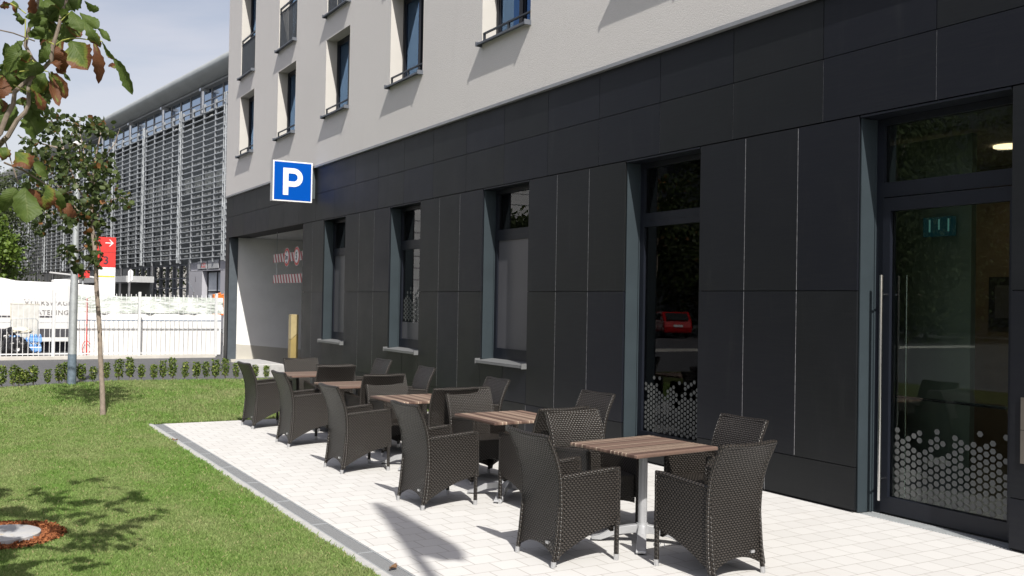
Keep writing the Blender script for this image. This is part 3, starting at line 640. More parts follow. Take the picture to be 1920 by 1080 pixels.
# headroom bars in the garage
for k, (z0, hh) in enumerate(((2.74, .22), (2.20, .22))):
    hb = thing('headroom_bar', ('upper' if k == 0 else 'lower')+(' red and white striped headroom bar carrying two round signs' if k == 0 else ' red and white striped headroom bar without signs in the garage mouth'), 'height bar', (7.42, 23.4, z0), 0, 'striped headroom bars in the garage entrance')
    b = MB(); b.box((-.015, -1.75, 0), (.015, 1.75, hh)); b.build('bar', 'stripes', hb)
    b = MB()
    for yy in (-1.5, 1.5): b.tube([(0, yy, hh), (0, yy, 3.53-z0)], .008, 6)
    b.build('chain', 'galv', hb)
for yy, s_, lab in ((23.95, '2m', 'round red rimmed height limit sign reading 2m on the striped bar'), (23.15, '5', 'round red rimmed sign with the number 5 on the striped bar')):
    rs = thing('round_road_sign', lab, 'road sign', (7.395, yy, 2.85), 0)
    for rad, xx, mt, nm in ((.235, 0, 'signwhite', 'rim'), (.225, -.004, 'red', 'ring'), (.165, -.008, 'signwhite', 'disc')):
        b = MB(); b.prism([(math.cos(t)*rad, math.sin(t)*rad) for t in np.linspace(0, 2*math.pi, 33)[:-1]], xx, xx+.0035, lambda a, c, d: (d, a, c)); b.build(nm, mt, rs)
    text('numeral', s_, .26 if s_ == '5' else .17, 'ink', rs, Matrix.Translation((-.0115, .07 if s_ == '5' else .12, -.085 if s_ == '5' else -.055)) @ Matrix.Rotation(R(-90), 4, 'Z') @ Matrix.Rotation(R(90), 4, 'X'), .001, .004)
    if s_ == '2m':
        b = MB(); b.poly([(-.0105, -.05, .155), (-.0105, .05, .155), (-.0105, 0, .09)]); b.poly([(-.0105, -.05, -.155), (-.0105, .05, -.155), (-.0105, 0, -.09)]); b.build('arrowhead', 'ink', rs)
# ochre post
op = thing('ticket_post', 'ochre yellow rectangular post with a diagonal seam at the garage entrance', 'post', (7.22, 22.75, 0))
b = MB(); b.prism([(-.09, 0), (.09, 0), (.09, .98), (-.09, .82)], -.1, .1, lambda a, c, d: (a, d, c)); b.build('lower_housing', plain('dull ochre', (.31, .235, .09), .5), op, bevel=.004)
b = MB(); b.prism([(-.09, .834), (.09, .994), (.09, 1.43), (-.09, 1.43)], -.1, .1, lambda a, c, d: (a, d, c)); b.build('upper_housing', 'ochre', op, bevel=.004)
ki = MB(); ki.prism([(6.2, -.05), (6.2, .22), (6.26, .28), (6.85, .28), (6.92, .22), (6.92, -.05)], 22.3, 24.2, lambda a, c, d: (a, d, c)); o = ki.build('kerb_island', 'stonegrey', bevel=.03); tag(o, 'low rounded concrete kerb block beside the garage entrance', 'kerb block')
# ------------------------------------------------------------------ wicker chairs
def prof(z):
    xs_ = [(0, 0), (.17, .030), (.40, .045), (.55, .038), (.63, .028), (.75, -.008), (.90, -.082)]
    for (a, b_), (c, d) in zip(xs_, xs_[1:]):
        if z <= c: t = (z-a)/(c-a); t2 = t; return b_+(d-b_)*t2
    return -.082
HW = .262
def hw(z): return .245+.012*abs(z-.45)/.45
def make_chair():
    t = thing('wicker_armchair', '', 'chair')
    # backrest / rear panel
    zb = lambda y: .055+.075*(1-(y/HW)**2); ztp = lambda y: .892-.012*(1-(y/HW)**2)
    def P(a, b):
        y0_ = (a-.5)*2; y_ = y0_*HW; z_ = zb(y_)+(ztp(y_)-zb(y_))*b; bow = -.016*(1-y0_**2)*max(0, (z_-.45)/.45)
        return Vector((prof(z_)+bow, y0_*hw(z_), z_))
    U = lambda a, b: (P(a, b).y, P(a, b).z)
    b = MB(); b.shell(P, U, 10, 22, lambda a, b_: Vector((.032, 0, 0))); b.build('backrest', 'wicker', t, True)
    # rolled edges round the back
    e = MB(); pts = [P(0, k/14)+Vector((.016, 0, 0)) for k in range(15)]+[P(k/8, 1)+Vector((.016, 0, .004)) for k in range(1, 8)]+[P(1, 1-k/14)+Vector((.016, 0, 0)) for k in range(15)]
    e.tube(pts, .019, 8); e.build('back_rim', 'wicker_solid', t, True)
    # side panels with arms
    for sgn in (-1, 1):
        zlo = lambda x: .05+.20*math.sin(min(1, x/.54)*math.pi/2)**.9; zhi = lambda x: .600+.040*(x/.54)
        def PS(a, b_, sgn=sgn):
            z0_ = .05; x0_ = .03; x_ = x0_+(.535-x0_)*a; z_ = zlo(x_)+(zhi(x_)-zlo(x_))*b_
            xx = x_+(1-a)*(prof(z_)-.0)
            return Vector((xx, sgn*(hw(z_)+.015*a), z_))
        b = MB(); b.shell(PS, lambda a, b_: (PS(a, b_).x, PS(a, b_).z), 12, 14, lambda a, b_, sgn=sgn: Vector((0, -sgn*.036, 0)))
        b.tube([PS(k/8, 1)+Vector((0, -sgn*.018, 0)) for k in range(9)]+[PS(1, 1-k/5)+Vector((.002, -sgn*.018, 0)) for k in range(1, 6)], .022, 8)
        b.build('armrest', 'wicker', t, True)
        # legs
        l1 = MB(); l1.tube([(.012, sgn*.238, .04), (.03, sgn*.24, .16), (.055, sgn*.238, .42)], .0165, 8); lo = l1.build('leg', 'wicker_solid', t, True)
        c1 = MB(); c1.tube([(.007, sgn*.238, 0), (.012, sgn*.238, .042)], [.016, .0185], 10); c1.build('foot_cap', 'alu', lo, True)
        l2 = MB(); l2.tube([(.523, sgn*.258, .04), (.523, sgn*.258, .30)], .0175, 8); lo = l2.build('leg', 'wicker_solid', t, True)
        c1 = MB(); c1.tube([(.523, sgn*.258, 0), (.523, sgn*.258, .045)], [.017, .0195], 10); c1.build('foot_cap', 'alu', lo, True)
    # seat and front apron
    b = MB(); b.shell(lambda a, c: Vector((.07+.45*a, (c-.5)*.452, .425+.012*math.sin(a*math.pi))), lambda a, c: (.45*a, .452*c), 8, 8, lambda a, c: Vector((0, 0, -.035))); b.build('seat', 'wicker_solid', t, True)
    b = MB(); b.shell(lambda a, c: Vector((.515, (a-.5)*.47, (.20+.04*(1-(2*a-1)**2))*(1-c)+.42*c)), lambda a, c: (.47*a, .2*c), 8, 6, lambda a, c: Vector((-.03, 0, 0))); b.build('apron', 'wicker_solid', t, True)
    b = MB(); zt0 = .145; b.box((prof(zt0)-.012, -.16, zt0), (prof(zt0)+.004, -.125, zt0+.018)); b.build('maker_tag', 'alu', t)
    return t
chair0 = make_chair()
places = []
tabs = [(4.60, 5.86, 6, 'X'), (4.57, 7.84, 1, 'Y'), (4.46, 9.70, 0, 'Y'), (4.50, 11.60, 0, 'X'), (4.55, 13.42, 1, 'X')]
ordn = ['nearest', 'second', 'third', 'fourth', 'farthest']
left = [(3.60, 5.80, 0), (3.57, 7.85, 2), (3.56, 9.79, 1), (3.62, 11.77, 0), (3.67, 13.57, 2)]
far = [(4.61, 6.79, 0), (4.76, 8.99, 1), (4.65, 10.95, 0), (4.68, 12.78, 0), (4.68, 14.30, 1)]
right = [(5.58, 5.88, 0), (5.72, 8.12, 3), (5.62, 10.02, 0), (5.65, 12.05, -2), (5.75, 13.80, 3)]
near = [(4.59, 4.80, 5), (4.62, 7.06, 4), (4.61, 9.08, 2), (4.60, 10.98, 1), (4.62, 12.66, 0)]
grp = 'dark wicker armchairs round the terrace tables'
k = 0
for lst, rz, desc in ((left, 0, 'on the lawn side of the {} table'), (far, -90, 'at the {} table facing the camera'), (right, 180, 'between the {} table and the dark wall'), (near, 90, 'at the {} table with its back to the camera')):
    for i, (x_, y_, dr) in enumerate(lst):
        lab = 'dark wicker armchair '+desc.format(ordn[i])
        if k == 0: chair0.location = (x_, y_, 0); chair0.rotation_euler = (0, 0, R(rz+dr)); chair0['label'] = lab; chair0['group'] = grp
        else: dup(chair0, (x_, y_, 0), R(rz+dr), lab, grp)
        k += 1
# cable rings on two front legs
for i, (x_, y_) in enumerate(((4.345, 5.375), (4.33, 7.60))):
    b = MB(); c = Vector((.028, -.03, .0)); b.tube([c+Vector((math.cos(t)*.022, 0, math.sin(t)*.022)) for t in np.linspace(0, 2*math.pi, 17)], .0025, 6, False)
    b.tube([(0, 0, -.006), (0, 0, .006)], .021, 10); o = b.build('cable_ring', 'alu', None, True); o.location = (x_, y_, .12)
    tag(o, 'small steel ring on a front leg of the '+('nearest' if i == 0 else 'second')+' chair facing away', 'ring')
# ------------------------------------------------------------------ tables
def make_table(L, W, axis):
    t = thing('bistro_table', '', 'table')
    b = MB(); n0 = len(b.uv); hx, hy, z0, z1 = L/2, W/2, .715, .742
    b.box((-hx, -hy, z0), (hx, hy, z1))
    uv = []
    for f in b.f:
        for v in f:
            x_, y_, z_ = b.v[v]; uv.append((x_, y_+z_*.0+11.3) if axis == 'X' else (y_, x_+z_*.0+17.1))
    b.uv = uv; o = b.build('table_top', 'wood', t, bevel=.007)
    b = MB(); b.tube([(0, 0, .10), (0, 0, .70)], .034, 20); b.box((-.12, -.12, .698), (.12, .12, .7145)); b.build('column', 'tablemetal', t, True)
    b = MB(); b.tube([(0, 0, .075), (0, 0, .15)], [.058, .044], 16)
    b.build('hub', 'tablemetal', t, True)
    for i in range(4):
        a = R(45+90*i); T = Matrix.Rotation(a, 4, 'Z')
        poly = [(.03, .14), (.03, .08), (.20, .055), (.31, .012), (.385, .012), (.385, .030), (.33, .045), (.22, .105), (.10, .13)]
        b = MB(); n = len(poly); i0 = 0
        ww = lambda x: .026+.012*(x/.385)
        b.v = [tuple(T @ Vector((x_, -ww(x_), z_))) for x_, z_ in poly]+[tuple(T @ Vector((x_, ww(x_), z_))) for x_, z_ in poly]
        b.f = [tuple(range(n)), tuple(reversed(range(n, 2*n)))]+[(q, n+q, n+(q+1) % n, (q+1) % n) for q in range(n)]; b.uv = [(0, 0)]*sum(len(f) for f in b.f)
        fo = b.build('foot', 'tablemetal', t, bevel=.004)
        b = MB(); b.tube([tuple(T @ Vector((.36, 0, 0))), tuple(T @ Vector((.36, 0, .012)))], .02, 10); b.build('glide', 'black', fo)
    return t
protoX = make_table(.84, .74, 'X'); protoY = make_table(.76, .76, 'Y'); fx = fy = True
for i, (x_, y_, dr, ax) in enumerate(tabs):
    lab = 'square bistro table with striped wooden top, '+ordn[i]+(' of the row' if i else ' to the camera in the row')
    pr = protoX if ax == 'X' else protoY; first = fx if ax == 'X' else fy
    if first:
        pr.location = (x_, y_, 0); pr.rotation_euler = (0, 0, R(dr)); pr['label'] = lab; pr['group'] = 'bistro tables along the terrace'
        if ax == 'X': fx = False
        else: fy = False
    else: dup(pr, (x_, y_, 0), R(dr), lab, 'bistro tables along the terrace')
# ------------------------------------------------------------------ flagpole behind the camera (its shadow falls on the paving)
fh = 9.0; fb = Vector((3.34-.22*fh, 8.04-.91*fh, 0)); FP = thing('flagpole', 'tall pole with a limp flag whose shadow falls on the paving', 'flagpole', fb)
b = MB(); b.tube([(0, 0, -.03), (0, 0, 3), (0, 0, fh)], [.06, .055, .04], 12); b.build('pole', 'alu', FP, True)
b = MB(); b.shell(lambda a, c: Vector((.05+a*(.05+.34*c)*(1-.35*max(0, (c-.85)/.15)), .05*math.sin(a*7+c*2), fh-.15-c*1.85-.3*a*c)), lambda a, c: (a, c), 8, 10, lambda a, c: Vector((0, .004, 0))); b.build('flag', 'white', FP, True)
# ------------------------------------------------------------------ fence along the drive
M['fencewhite'] = plain('weathered white fence paint', (.62, .63, .64), .5, 0, .05, 3)
FE = thing('picket_fence', 'white metal bar fence with pointed bent tips along the far side of the driveway', 'fence', (0, 30.42, 0))
fp = MB(); x_ = -8.; 
while x_ < 7.30:
    fp.box((x_-.0075, -.0075, .06), (x_+.0075, .0075, 1.70)); fp.prism([(-.009, 1.70), (.009, 1.70), (.04, 1.86)], x_-.008, x_+.008, lambda a, c, d: (d, a, c)); x_ += .1355
fp.build('bars', 'fencewhite', FE)
fr = MB()
for z0 in (.10, 1.60): fr.box((-8, .010, z0), (7.3, .04, z0+.035))
fr.build('rails', 'fencewhite', FE)
for x_ in (-6.55, -4.24, -1.93, .38, 2.66, 4.97, 7.21):
    b = MB(); b.box((x_-.035, -.035, 0), (x_+.035, .075, 1.93)); b.build('post', 'fencewhite', FE)
ep = thing('gate_end_post', 'slim metal end post with small grey cabinet between fence and dark corner column', 'post', (7.27, 29.5, 0))
b = MB(); b.box((-.05, -.05, .36), (.05, .05, 2.0)); b.build('shaft', 'alu', ep); b = MB(); b.box((-.06, -.07, 0), (.06, .07, .36)); b.build('cabinet', 'stonegrey', ep)
# ------------------------------------------------------------------ behind the fence
ho = thing('white_hoarding', 'long white boarded hoarding with grey stripe behind the fence', 'hoarding', (0, 31.2, 0))
b = MB(); b.box((3.36, 0, .0), (7.55, .06, 1.27)); b.build('board', 'white', ho); b = MB(); b.box((3.37, -.006, 1.045), (7.55, -.001, 1.085)); b.build('stripe', plain('blue grey stripe', (.25, .29, .36), .5), ho)
b = MB(); rr = random.Random(3)
b.shell(lambda a, c: Vector((3.3+4.3*a, -.02+.05*math.sin(a*23+c*3)+.03*math.sin(a*61), 1.29+.50*c)), lambda a, c: (a, c), 60, 6, lambda a, c: Vector((0, .35, 0)))
o = b.build('tarpaulin_roll', 'tarp', None, True); o.location = (0, 31.22, 0); tag(o, 'greenish translucent tarpaulin roll lying on top of the white hoarding', 'tarpaulin')
pc = MB(); pc.tube([(3.62, 31.1, .05), (3.60, 31.1, 1.72)], .02, 8); pc.tube([(3.62+.12*math.cos(t), 31.1, .25+.2*math.sin(t)) for t in np.linspace(.5, 5.8, 14)], .01, 6); o = pc.build('red_pole', 'red', None, True); tag(o, 'thin red pole leaning beside the white trailer', 'pole')
tr = thing('catering_trailer', 'large white catering trailer with dark lettering and rounded roof behind the fence', 'trailer', (0, 34, 0))
b = MB(); prof_ = [(-3.5, .30), (4.9, .30), (4.95, .9), (4.93, 1.70), (4.55, 2.00), (4.2, 2.12), (3.2, 2.19), (1.9, 2.22), (1.5, 2.30), (-3.5, 2.32)]
b.prism(prof_, 0, 2.4, lambda a, c, d: (a, d, c)); b.build('body', plain('trailer white', (.66, .66, .66), .35, 0, .04, 1), tr, bevel=.03)
b = MB(); b.box((3.0, .5, 2.19), (3.75, 1.4, 2.30)); b.build('roof_hatch', 'white', tr, bevel=.03)
b = MB(); b.box((-3.4, -.012, .46), (3.6, -.001, .72)); b.build('dark_band', plain('dark grey band', (.06, .06, .07), .5), tr)
b = MB(); b.box((-3.4, .3, .0), (4.8, 2.2, .299)); b.build('underframe', plain('dark chassis', (.03, .03, .045), .6), tr)
b = MB(); b.box((-3.4, -.008, .915), (3.7, -.001, .922)); b.box((3.38, -.008, .76), (3.386, -.001, 2.1)); b.build('panel_seam', M['hallgrey'], tr)
b = MB(); b.box((1.3, -.03, 1.10), (2.95, -.001, 1.125)); b.build('handle_rail', 'ink', tr)
text('lettering', 'V', .26, 'greyink', tr, facing((2.12, -.012, 1.47), 0), .003, .0)
text('lettering', 'OLKSWAGEN', .205, 'greyink', tr, facing((2.30, -.012, 1.47), 0), .003, .0, 1.12)
text('lettering', 'CATERING', .205, 'greyink', tr, facing((2.33, -.012, 1.17), 0), .003, .0, 1.12)
bd = thing('plywood_panel', 'pale grey panel with wooden edge standing in front of the trailer', 'panel', (2.05, 32.3, 0))
b = MB(); b.box((-.37, 0, .0), (.37, .03, 1.50)); b.build('sheet', plain('pale grey sheet', (.55, .55, .53), .6), bd)
b = MB(); b.box((-.39, -.01, 0), (-.371, .04, 1.52)); b.box((-.39, -.01, 1.501), (.39, .04, 1.52)); b.build('edge', 'cream', bd)
rc = thing('roll_cage', 'tubular steel roll cage trolley loaded behind the fence bars', 'trolley', (2.0, 31.7, 0))
b = MB(); b.tube([(-.36, 0, .12), (-.36, 0, 1.02), (-.30, 0, 1.09), (.30, 0, 1.09), (.36, 0, 1.02), (.36, 0, .12)], .014, 8); b.build('frame', 'galv', rc, True)
b = MB()
for i in range(1, 5): b.tube([(-.36+.144*i, 0, .12), (-.36+.144*i, 0, 1.08)], .006, 6)
for zz in (.45, .7, .78): b.tube([(-.36, 0, zz), (.36, 0, zz)], .006, 6)
b.build('bars', 'galv', rc); b = MB(); b.box((-.36, 0.0, .08), (.36, .5, .12)); b.build('base', 'galv', rc)
for i, (x_, z_, l_) in enumerate(((2.28, .13, 'lower right'), (2.28, .40, 'upper right'), (1.95, .30, 'middle'), (1.72, .36, 'upper left'))):
    bp = thing('bottle_pack', 'blue shrink wrapped pack of water bottles, '+l_+' in the heap by the roll cage', 'bottle pack', (x_, 31.35, z_), R(8*(i-1)), 'blue packs of water bottles')
    b = MB()
    for a in range(3):
        for c in range(2): b.tube([(-.11+.11*a, -.05+.1*c, 0), (-.11+.11*a, -.05+.1*c, .17), (-.11+.11*a, -.05+.1*c, .22), (-.11+.11*a, -.05+.1*c, .25)], [.05, .05, .035, .016], 10)
    b.build('bottles', 'bottle', bp, True); b = MB(); b.box((-.168, -.108, .02), (.168, .108, .15)); b.build('wrap', plain('clear blue film %d' % i, (.18, .36, .70), .2, 0, .4, 12), bp, bevel=.02)
def blob(name, c, r, mat, lab, cat, seed, squash=1.):
    import bmesh as bm_
    bm = bm_.new(); bm_.ops.create_icosphere(bm, subdivisions=4, radius=1)
    for v in bm.verts:
        n_ = mnoise.noise(v.co*2.2+Vector((seed, 0, 0)))*.28+mnoise.noise(v.co*6+Vector((seed, 3, 0)))*.12
        v.co = Vector((v.co.x*r[0], v.co.y*r[1], v.co.z*r[2]))*(1+n_)
        if v.co.z < -r[2]*.55: v.co.z = -r[2]*.55
    me = bpy.data.meshes.new(name); bm.to_mesh(me); bm.free(); me.polygons.foreach_set('use_smooth', [True]*len(me.polygons)); me.materials.append(M[mat])
    o = bpy.data.objects.new(name, me); col.objects.link(o); o.location = c; tag(o, lab, cat); return o
blob('rubbish_bag', (1.55, 31.5, .30), (.28, .25, .50), 'bag', 'tall shiny black rubbish bag leftmost behind the fence', 'bag', 1)
blob('rubbish_bag', (1.75, 31.0, .20), (.38, .25, .36), 'bag', 'wide low black rubbish bag in front of the blue bottle packs', 'bag', 5)
blob('rubbish_bag', (1.9, 31.75, .72), (.30, .2, .12), 'cream', 'crumpled pale brown paper sack on top of the black bags', 'sack', 9)
# wayfinding pillar
wp = thing('wayfinding_pillar', 'red and white pillar sign with white arrow and the number 3', 'sign', (5.27, 40, 0))
b = MB(); b.box((-.35, 0, 0), (.35, .18, 2.89)); b.build('white_base', 'signwhite', wp)
b = MB(); b.box((-.35, 0, 2.90), (.35, .18, 3.46)); b.box((-.35, 0, 3.47), (.35, .18, 4.05)); b.build('red_head', 'red', wp)
b = MB(); b.box((-.03, -.008, 3.81), (.20, -.001, 3.845))
for sg in (-1, 1): b.prism([(.10, 3.8275+sg*.13), (.135, 3.8275+sg*.13), (.265, 3.8275), (.215, 3.8275)], -.009, -.0015, lambda a, c, d: (a, d, c))
b.build('arrow', 'signwhite', wp)
text('number', '3', .42, 'ink', wp, facing((-.10, -.006, 3.02), 0), .003, .004)
b = MB(); b.box((-.33, -.006, 2.51), (.33, -.001, 2.57)); b.build('yellow_line', 'yellowline', wp)
b = MB()
for i in range(5): b.box((-.30+.07*i, -.006, 2.43), (-.275+.07*i, -.001, 2.455))
for i in range(4): b.box((-.28, -.004, 2.83-.05*i), (.1+.04*(i % 2), -.001, 2.837-.05*i))
b.build('small_print', 'hallgrey', wp)
rd = thing('red_cube_sign', 'small red box sign with dark curved letter behind the tree trunk', 'sign', (4.56, 40.6, 0))
b = MB(); b.box((-.22, 0, 2.48), (.22, .3, 2.75)); b.build('box', 'red', rd); text('letter', 'C', .27, 'ink', rd, facing((-.10, -.006, 2.52), 0), .003, .002)
b = MB(); b.tube([(0, .15, 0), (0, .15, 2.48)], .04, 8); b.build('stand', 'galv', rd)
for i, (x_, y_) in enumerate(((12.0, 50), (12.42, 50.2))):
    o_ = thing('litter_bin', ('left' if i == 0 else 'right')+' orange litter bin of the pair by the hall portal', 'bin', (x_-.15, y_, .9), 0, 'orange litter bins')
    b = MB(); b.prism([(-.17, .0), (.17, .0), (.19, 1.16), (-.19, 1.05)], -.15, .15, lambda a, c, d: (a, d, c)); b.build('body', 'orange', o_, bevel=.02)
    b = MB(); b.prism([(-.12, 1.01), (.12, 1.08), (.12, 1.105), (-.12, 1.035)], -.158, -.1505, lambda a, c, d: (a, d, c)); b.build('slot', 'black', o_)
    b = MB(); b.box((-.03, -.03, -.9), (.03, .03, 0)); b.build('stand', 'galv', o_)
bf = thing('beach_flag', 'tall narrow white feather flag in front of the hall glazing', 'flag', (7.7, 50, 0))
b = MB(); b.tube([(0, 0, 0), (0, 0, 2.5), (.02, 0, 3.1)], .02, 6); b.build('pole', 'alu', bf); b = MB(); b.prism([(.0, 2.45), (.22, 2.6), (.24, 3.0), (.12, 3.12), (.0, 3.0)], -.006, .006, lambda a, c, d: (a-.1, d, c)); b.build('sail', 'signwhite', bf)
# ------------------------------------------------------------------ exhibition hall
ud = Vector((-.1175, .993, 0)).normalized()
HL = thing('exhibition_hall', 'long exhibition hall with galvanised louvre screen and curved metal roof', 'building', (13.8, 56, 0), math.atan2(ud.y, ud.x))
# local frame: +x away along the facade, +y = outward (towards the lawn side)
L0, L1, MOD = -16.5, 92., 1.94
gl = MB(); gl.box((L0, -1.45, 4.0), (L1, -1.4, 13.9)); gl.build('dark_glass_wall', plain('smoky glass behind louvres', (.17, .185, .19), .5), HL)
wb = MB(); rr = random.Random(2)
x_ = L0
while x_ < L1:                                        # office fittings / blinds seen through the louvres
    for zz in np.arange(4.17, 13.0, .335):
        pr_ = .78 if zz < 9.0 else (.55 if zz < 11.2 else .1)
        if rr.random() < pr_:
            wb.box((x_+.28, -.14, zz+.14), (x_+.28+rr.uniform(.4, .62), -.12, zz+.25)); 
            if rr.random() < .8: wb.box((x_+1.05, -.14, zz+.14), (x_+1.05+rr.uniform(.35, .6), -.12, zz+.25))
    x_ += MOD
wb.build('window_blinds', plain('pale blinds behind louvres', (.78, .79, .76), .7), HL)
mu = MB(); x_ = L0
while x_ < L1:
    mu.box((x_+.9, -.60, 4), (x_+.98, -.53, 13.4)); x_ += MOD
mu.build('mullions', 'darkvoid', HL)
sl_ = MB()
for zz in np.arange(4.17, 13.5, .335): sl_.box((L0, .05, zz), (L1, .17, zz+.045)); 
sl_.build('louvre_slats', 'fin', HL)
fn = MB(); x_ = -8*MOD
i = -8
while x_ < L1:
    big = (i % 4 == 0)
    fn.box((x_-.05, .04, 3.90), (x_+.05, .165, 13.45)); fn.box((x_-.12, .171, 12.9), (x_+.12, .20, 13.40))
    x_ += MOD; i += 1
fn.build('vertical_fins', plain('fin grey', (.33, .35, .375), .5, .3, .1, 1), HL)
big = MB()
for x_ in [0.1+7.85*k for k in range(-2, 12)]:
    for dx in (0, .28): big.box((x_+dx-.035, .172, 3.95), (x_+dx+.035, .22, 13.62))
    for zz in np.arange(4.3, 13.5, .67): big.box((x_+.05, .18, zz), (x_+.23, .23, zz+.06))
big.build('lattice_columns', 'fin', HL)
for x_ in [2.0+7.85*k for k in range(-2, 9)]:
    b = MB(); b.tube([(x_-2.0+.15, -.6, 0), (x_-2.0+.15, -.6, 4.2)], .13, 10); b.build('ground_post', 'alu', HL, True)
cl = MB(); cl.box((L0, -.72, 13.3), (L1, -.68, 14.72)); cl.build('clerestory_glazing', plain('sky reflecting clerestory glass', (.42, .50, .62), .08, .92, .03), HL)
cm = MB(); x_ = L0
while x_ < L1: cm.box((x_-.035, -.679, 13.3), (x_+.035, -.62, 14.72)); x_ += MOD
cm.box((L0, -.679, 14.02), (L1, -.63, 14.07)); cm.build('clerestory_mullions', 'hallgrey', HL)
for x_ in [5.4+7.8*k for k in range(-2, 9)]:
    b = MB(); b.tube([(x_, -.3, 13.2), (x_, -.3, 14.56)], .11, 8); b.box((x_-.16, -.6, 14.55), (x_+.16, -.1, 14.715)); b.build('roof_strut', 'alu', HL, True)
rf = MB(); pr_ = [(-1.6, 14.85), (-.35, 14.88), (.0, 14.98), (.25, 15.15), (.42, 15.38), (.45, 15.58), (.36, 15.77), (.12, 15.9), (-.4, 16.05), (-4, 16.9), (-30, 18.2), (-30, 14.9)]
rf.prism(pr_, L0-1, L1, lambda a, c, d: (d, a, c)); rf.build('roof', 'hallroof', HL, True)
gt = MB(); gt.box((L0, -1.0, 14.72), (L1, -.30, 14.849)); gt.build('eaves_beam', plain('eaves grey', (.30, .31, .31), .6), HL)
bb = MB(); bb.box((L0, -30, 0), (L1, -2.7, 14.8)); bb.build('hall_body', 'hallgrey', HL)
gg = MB(); gg.box((6.3, -1.45, 0), (L1, -1.4, 3.95)); gg.build('ground_glazing', glass('reflecting ground glazing', (.3, .34, .33), .45, 1.7), HL)
bk = MB(); bk.box((6.3, -2.65, 0), (24, -2.6, 3.99)); bk.build('ground_interior', 'darkvoid', HL)
bk = MB(); bk.box((24.2, -1.38, 0), (L1, -1.3, 3.95)); bk.build('pale_panels', plain('pale panel wall', (.55, .56, .56), .5), HL)
gm = MB(); x_ = 6.3
while x_ < L1: gm.box((x_-.04, -1.39, 0), (x_+.04, -1.28, 3.95)); x_ += MOD*.75
for zz in (1.5, 2.35, 3.02, 3.9): gm.box((6.3, -1.38, zz), (L1, -1.30, zz+.07))
gm.build('ground_mullions', plain('blue grey mullion', (.34, .36, .40), .5), HL)
po = MB(); po.box((3.95, -1.3, 0), (6.3, .02, 3.38)); po.box((-3.5, -1.3, 3.40), (6.3, .02, 3.44)); po.box((-3.5, -1.3, 3.44), (6.3, -.05, 3.94)); po.box((-3.5, -1.3, 0), (.9, .02, 3.38)); po.build('portal', plain('lilac grey portal', (.42, .42, .46), .6, 0, .05, .5), HL)
po = MB(); po.box((.9, -.40, 0), (3.95, -.35, 3.38)); pd = po.build('sliding_door', plain('pale blue door leaf', (.62, .67, .72), .4), HL)
po = MB(); po.box((2.25, -.349, 0), (2.36, -.30, 3.3)); po.box((.9, -.349, 3.3), (3.95, -.30, 3.38)); po.box((3.86, -.349, 0), (3.94, -.30, 3.3)); po.box((.9, -.345, 2.1), (2.24, -.31, 2.2)); po.box((2.37, -.345, 2.1), (3.85, -.31, 2.2)); po.build('door_bars', 'frame', pd)
po = MB(); po.box((3.15, .021, 3.52), (4.75, .05, 3.98)); sg = po.build('portal_sign', 'hallgrey', HL)
po = MB()
for i in range(3):
    for j in (0, 1):
        cx, cz_ = 3.95-.26*i, 3.64+.18*j
        po.prism([(math.cos(t)*.06, math.sin(t)*.075) for t in np.linspace(0, 2*math.pi, 13)[:-1]], .051, .056, lambda a, c, d, cx=cx, cz_=cz_: (cx+a, d, cz_+c))
po.build('numeral_loops', 'red', sg)
po = MB(); po.box((1.2, .021, 3.52), (2.95, .05, 4.02)); po.build('portal_board', 'hallgrey', HL)
text('portal_numeral', '1', .45, 'ink', HL, Matrix.Translation((5.2, .03, 2.75)) @ Matrix.Rotation(R(180), 4, 'Z') @ Matrix.Rotation(R(90), 4, 'X'), .003)
po = MB(); po.box((.45, -1.3, 4.5), (2.75, -1.24, 5.15)); po.build('red_poster', 'red', HL)
# ramp handrail
po = MB(); po.tube([(4.9, .5, 2.7), (3.9, .5, 2.1), (3.9, .5, 1.0)], .04, 6); po.build('handrail', 'alu', HL)
# low canopy in front of the hall
ky = thing('canopy_kiosk', 'low flat grey canopy on slim posts before the hall glazing', 'kiosk', (9.6, 60, 0), math.atan2(ud.y, ud.x))
b = MB(); b.box((0, -1, 2.62), (16, .6, 2.98)); b.build('roof', plain('pale grey fascia', (.40, .41, .42), .6), ky)
for i in range(9): b = MB(); b.box((.2+1.9*i, .3, 0), (.3+1.9*i, .4, 2.62)); b.build('post', 'alu', ky)
b = MB(); b.box((0, -.9, 0), (16, -.8, 2.6)); b.build('dark_front', 'darkvoid', ky)
b = MB(); b.tube([(15.5, 1.5, 3.35), (4, 1.5, 2.9), (2.6, 1.5, 2.8), (2.4, 1.5, 2.3)], .07, 6); b.build('curved_rail', 'white', ky)
# far pale buildings
fbld = thing('far_pale_building', 'distant pale building with sloping grey roof seen at the left edge', 'building', (2, 140, 0))
b = MB(); b.prism([(-25, 0), (8.2, 0), (8.2, 12.6), (-25, 12.6)], 0, 20, lambda a, c, d: (a, d, c)); b.build('wall', plain('pale far wall', (.50, .48, .45), .7, 0, .05, .2), fbld)
b = MB(); b.prism([(-25, 12.7), (3.0, 12.7), (7.5, 15.8), (9.5, 19.5), (-.5, 15.6), (-25, 14)], -1, 20, lambda a, c, d: (a, d, c)); b.build('roof', plain('grey far roof', (.36, .35, .35), .7, 0, .05, .2), fbld)
b = MB(); [b.box((-25, -.05, z_), (8.2, -.001, z_+.25)) for z_ in (11.2, 9.4, 7)]; b.build('band', plain('dark window band', (.2, .19, .18), .7), fbld)  # darker window bands along the far wall

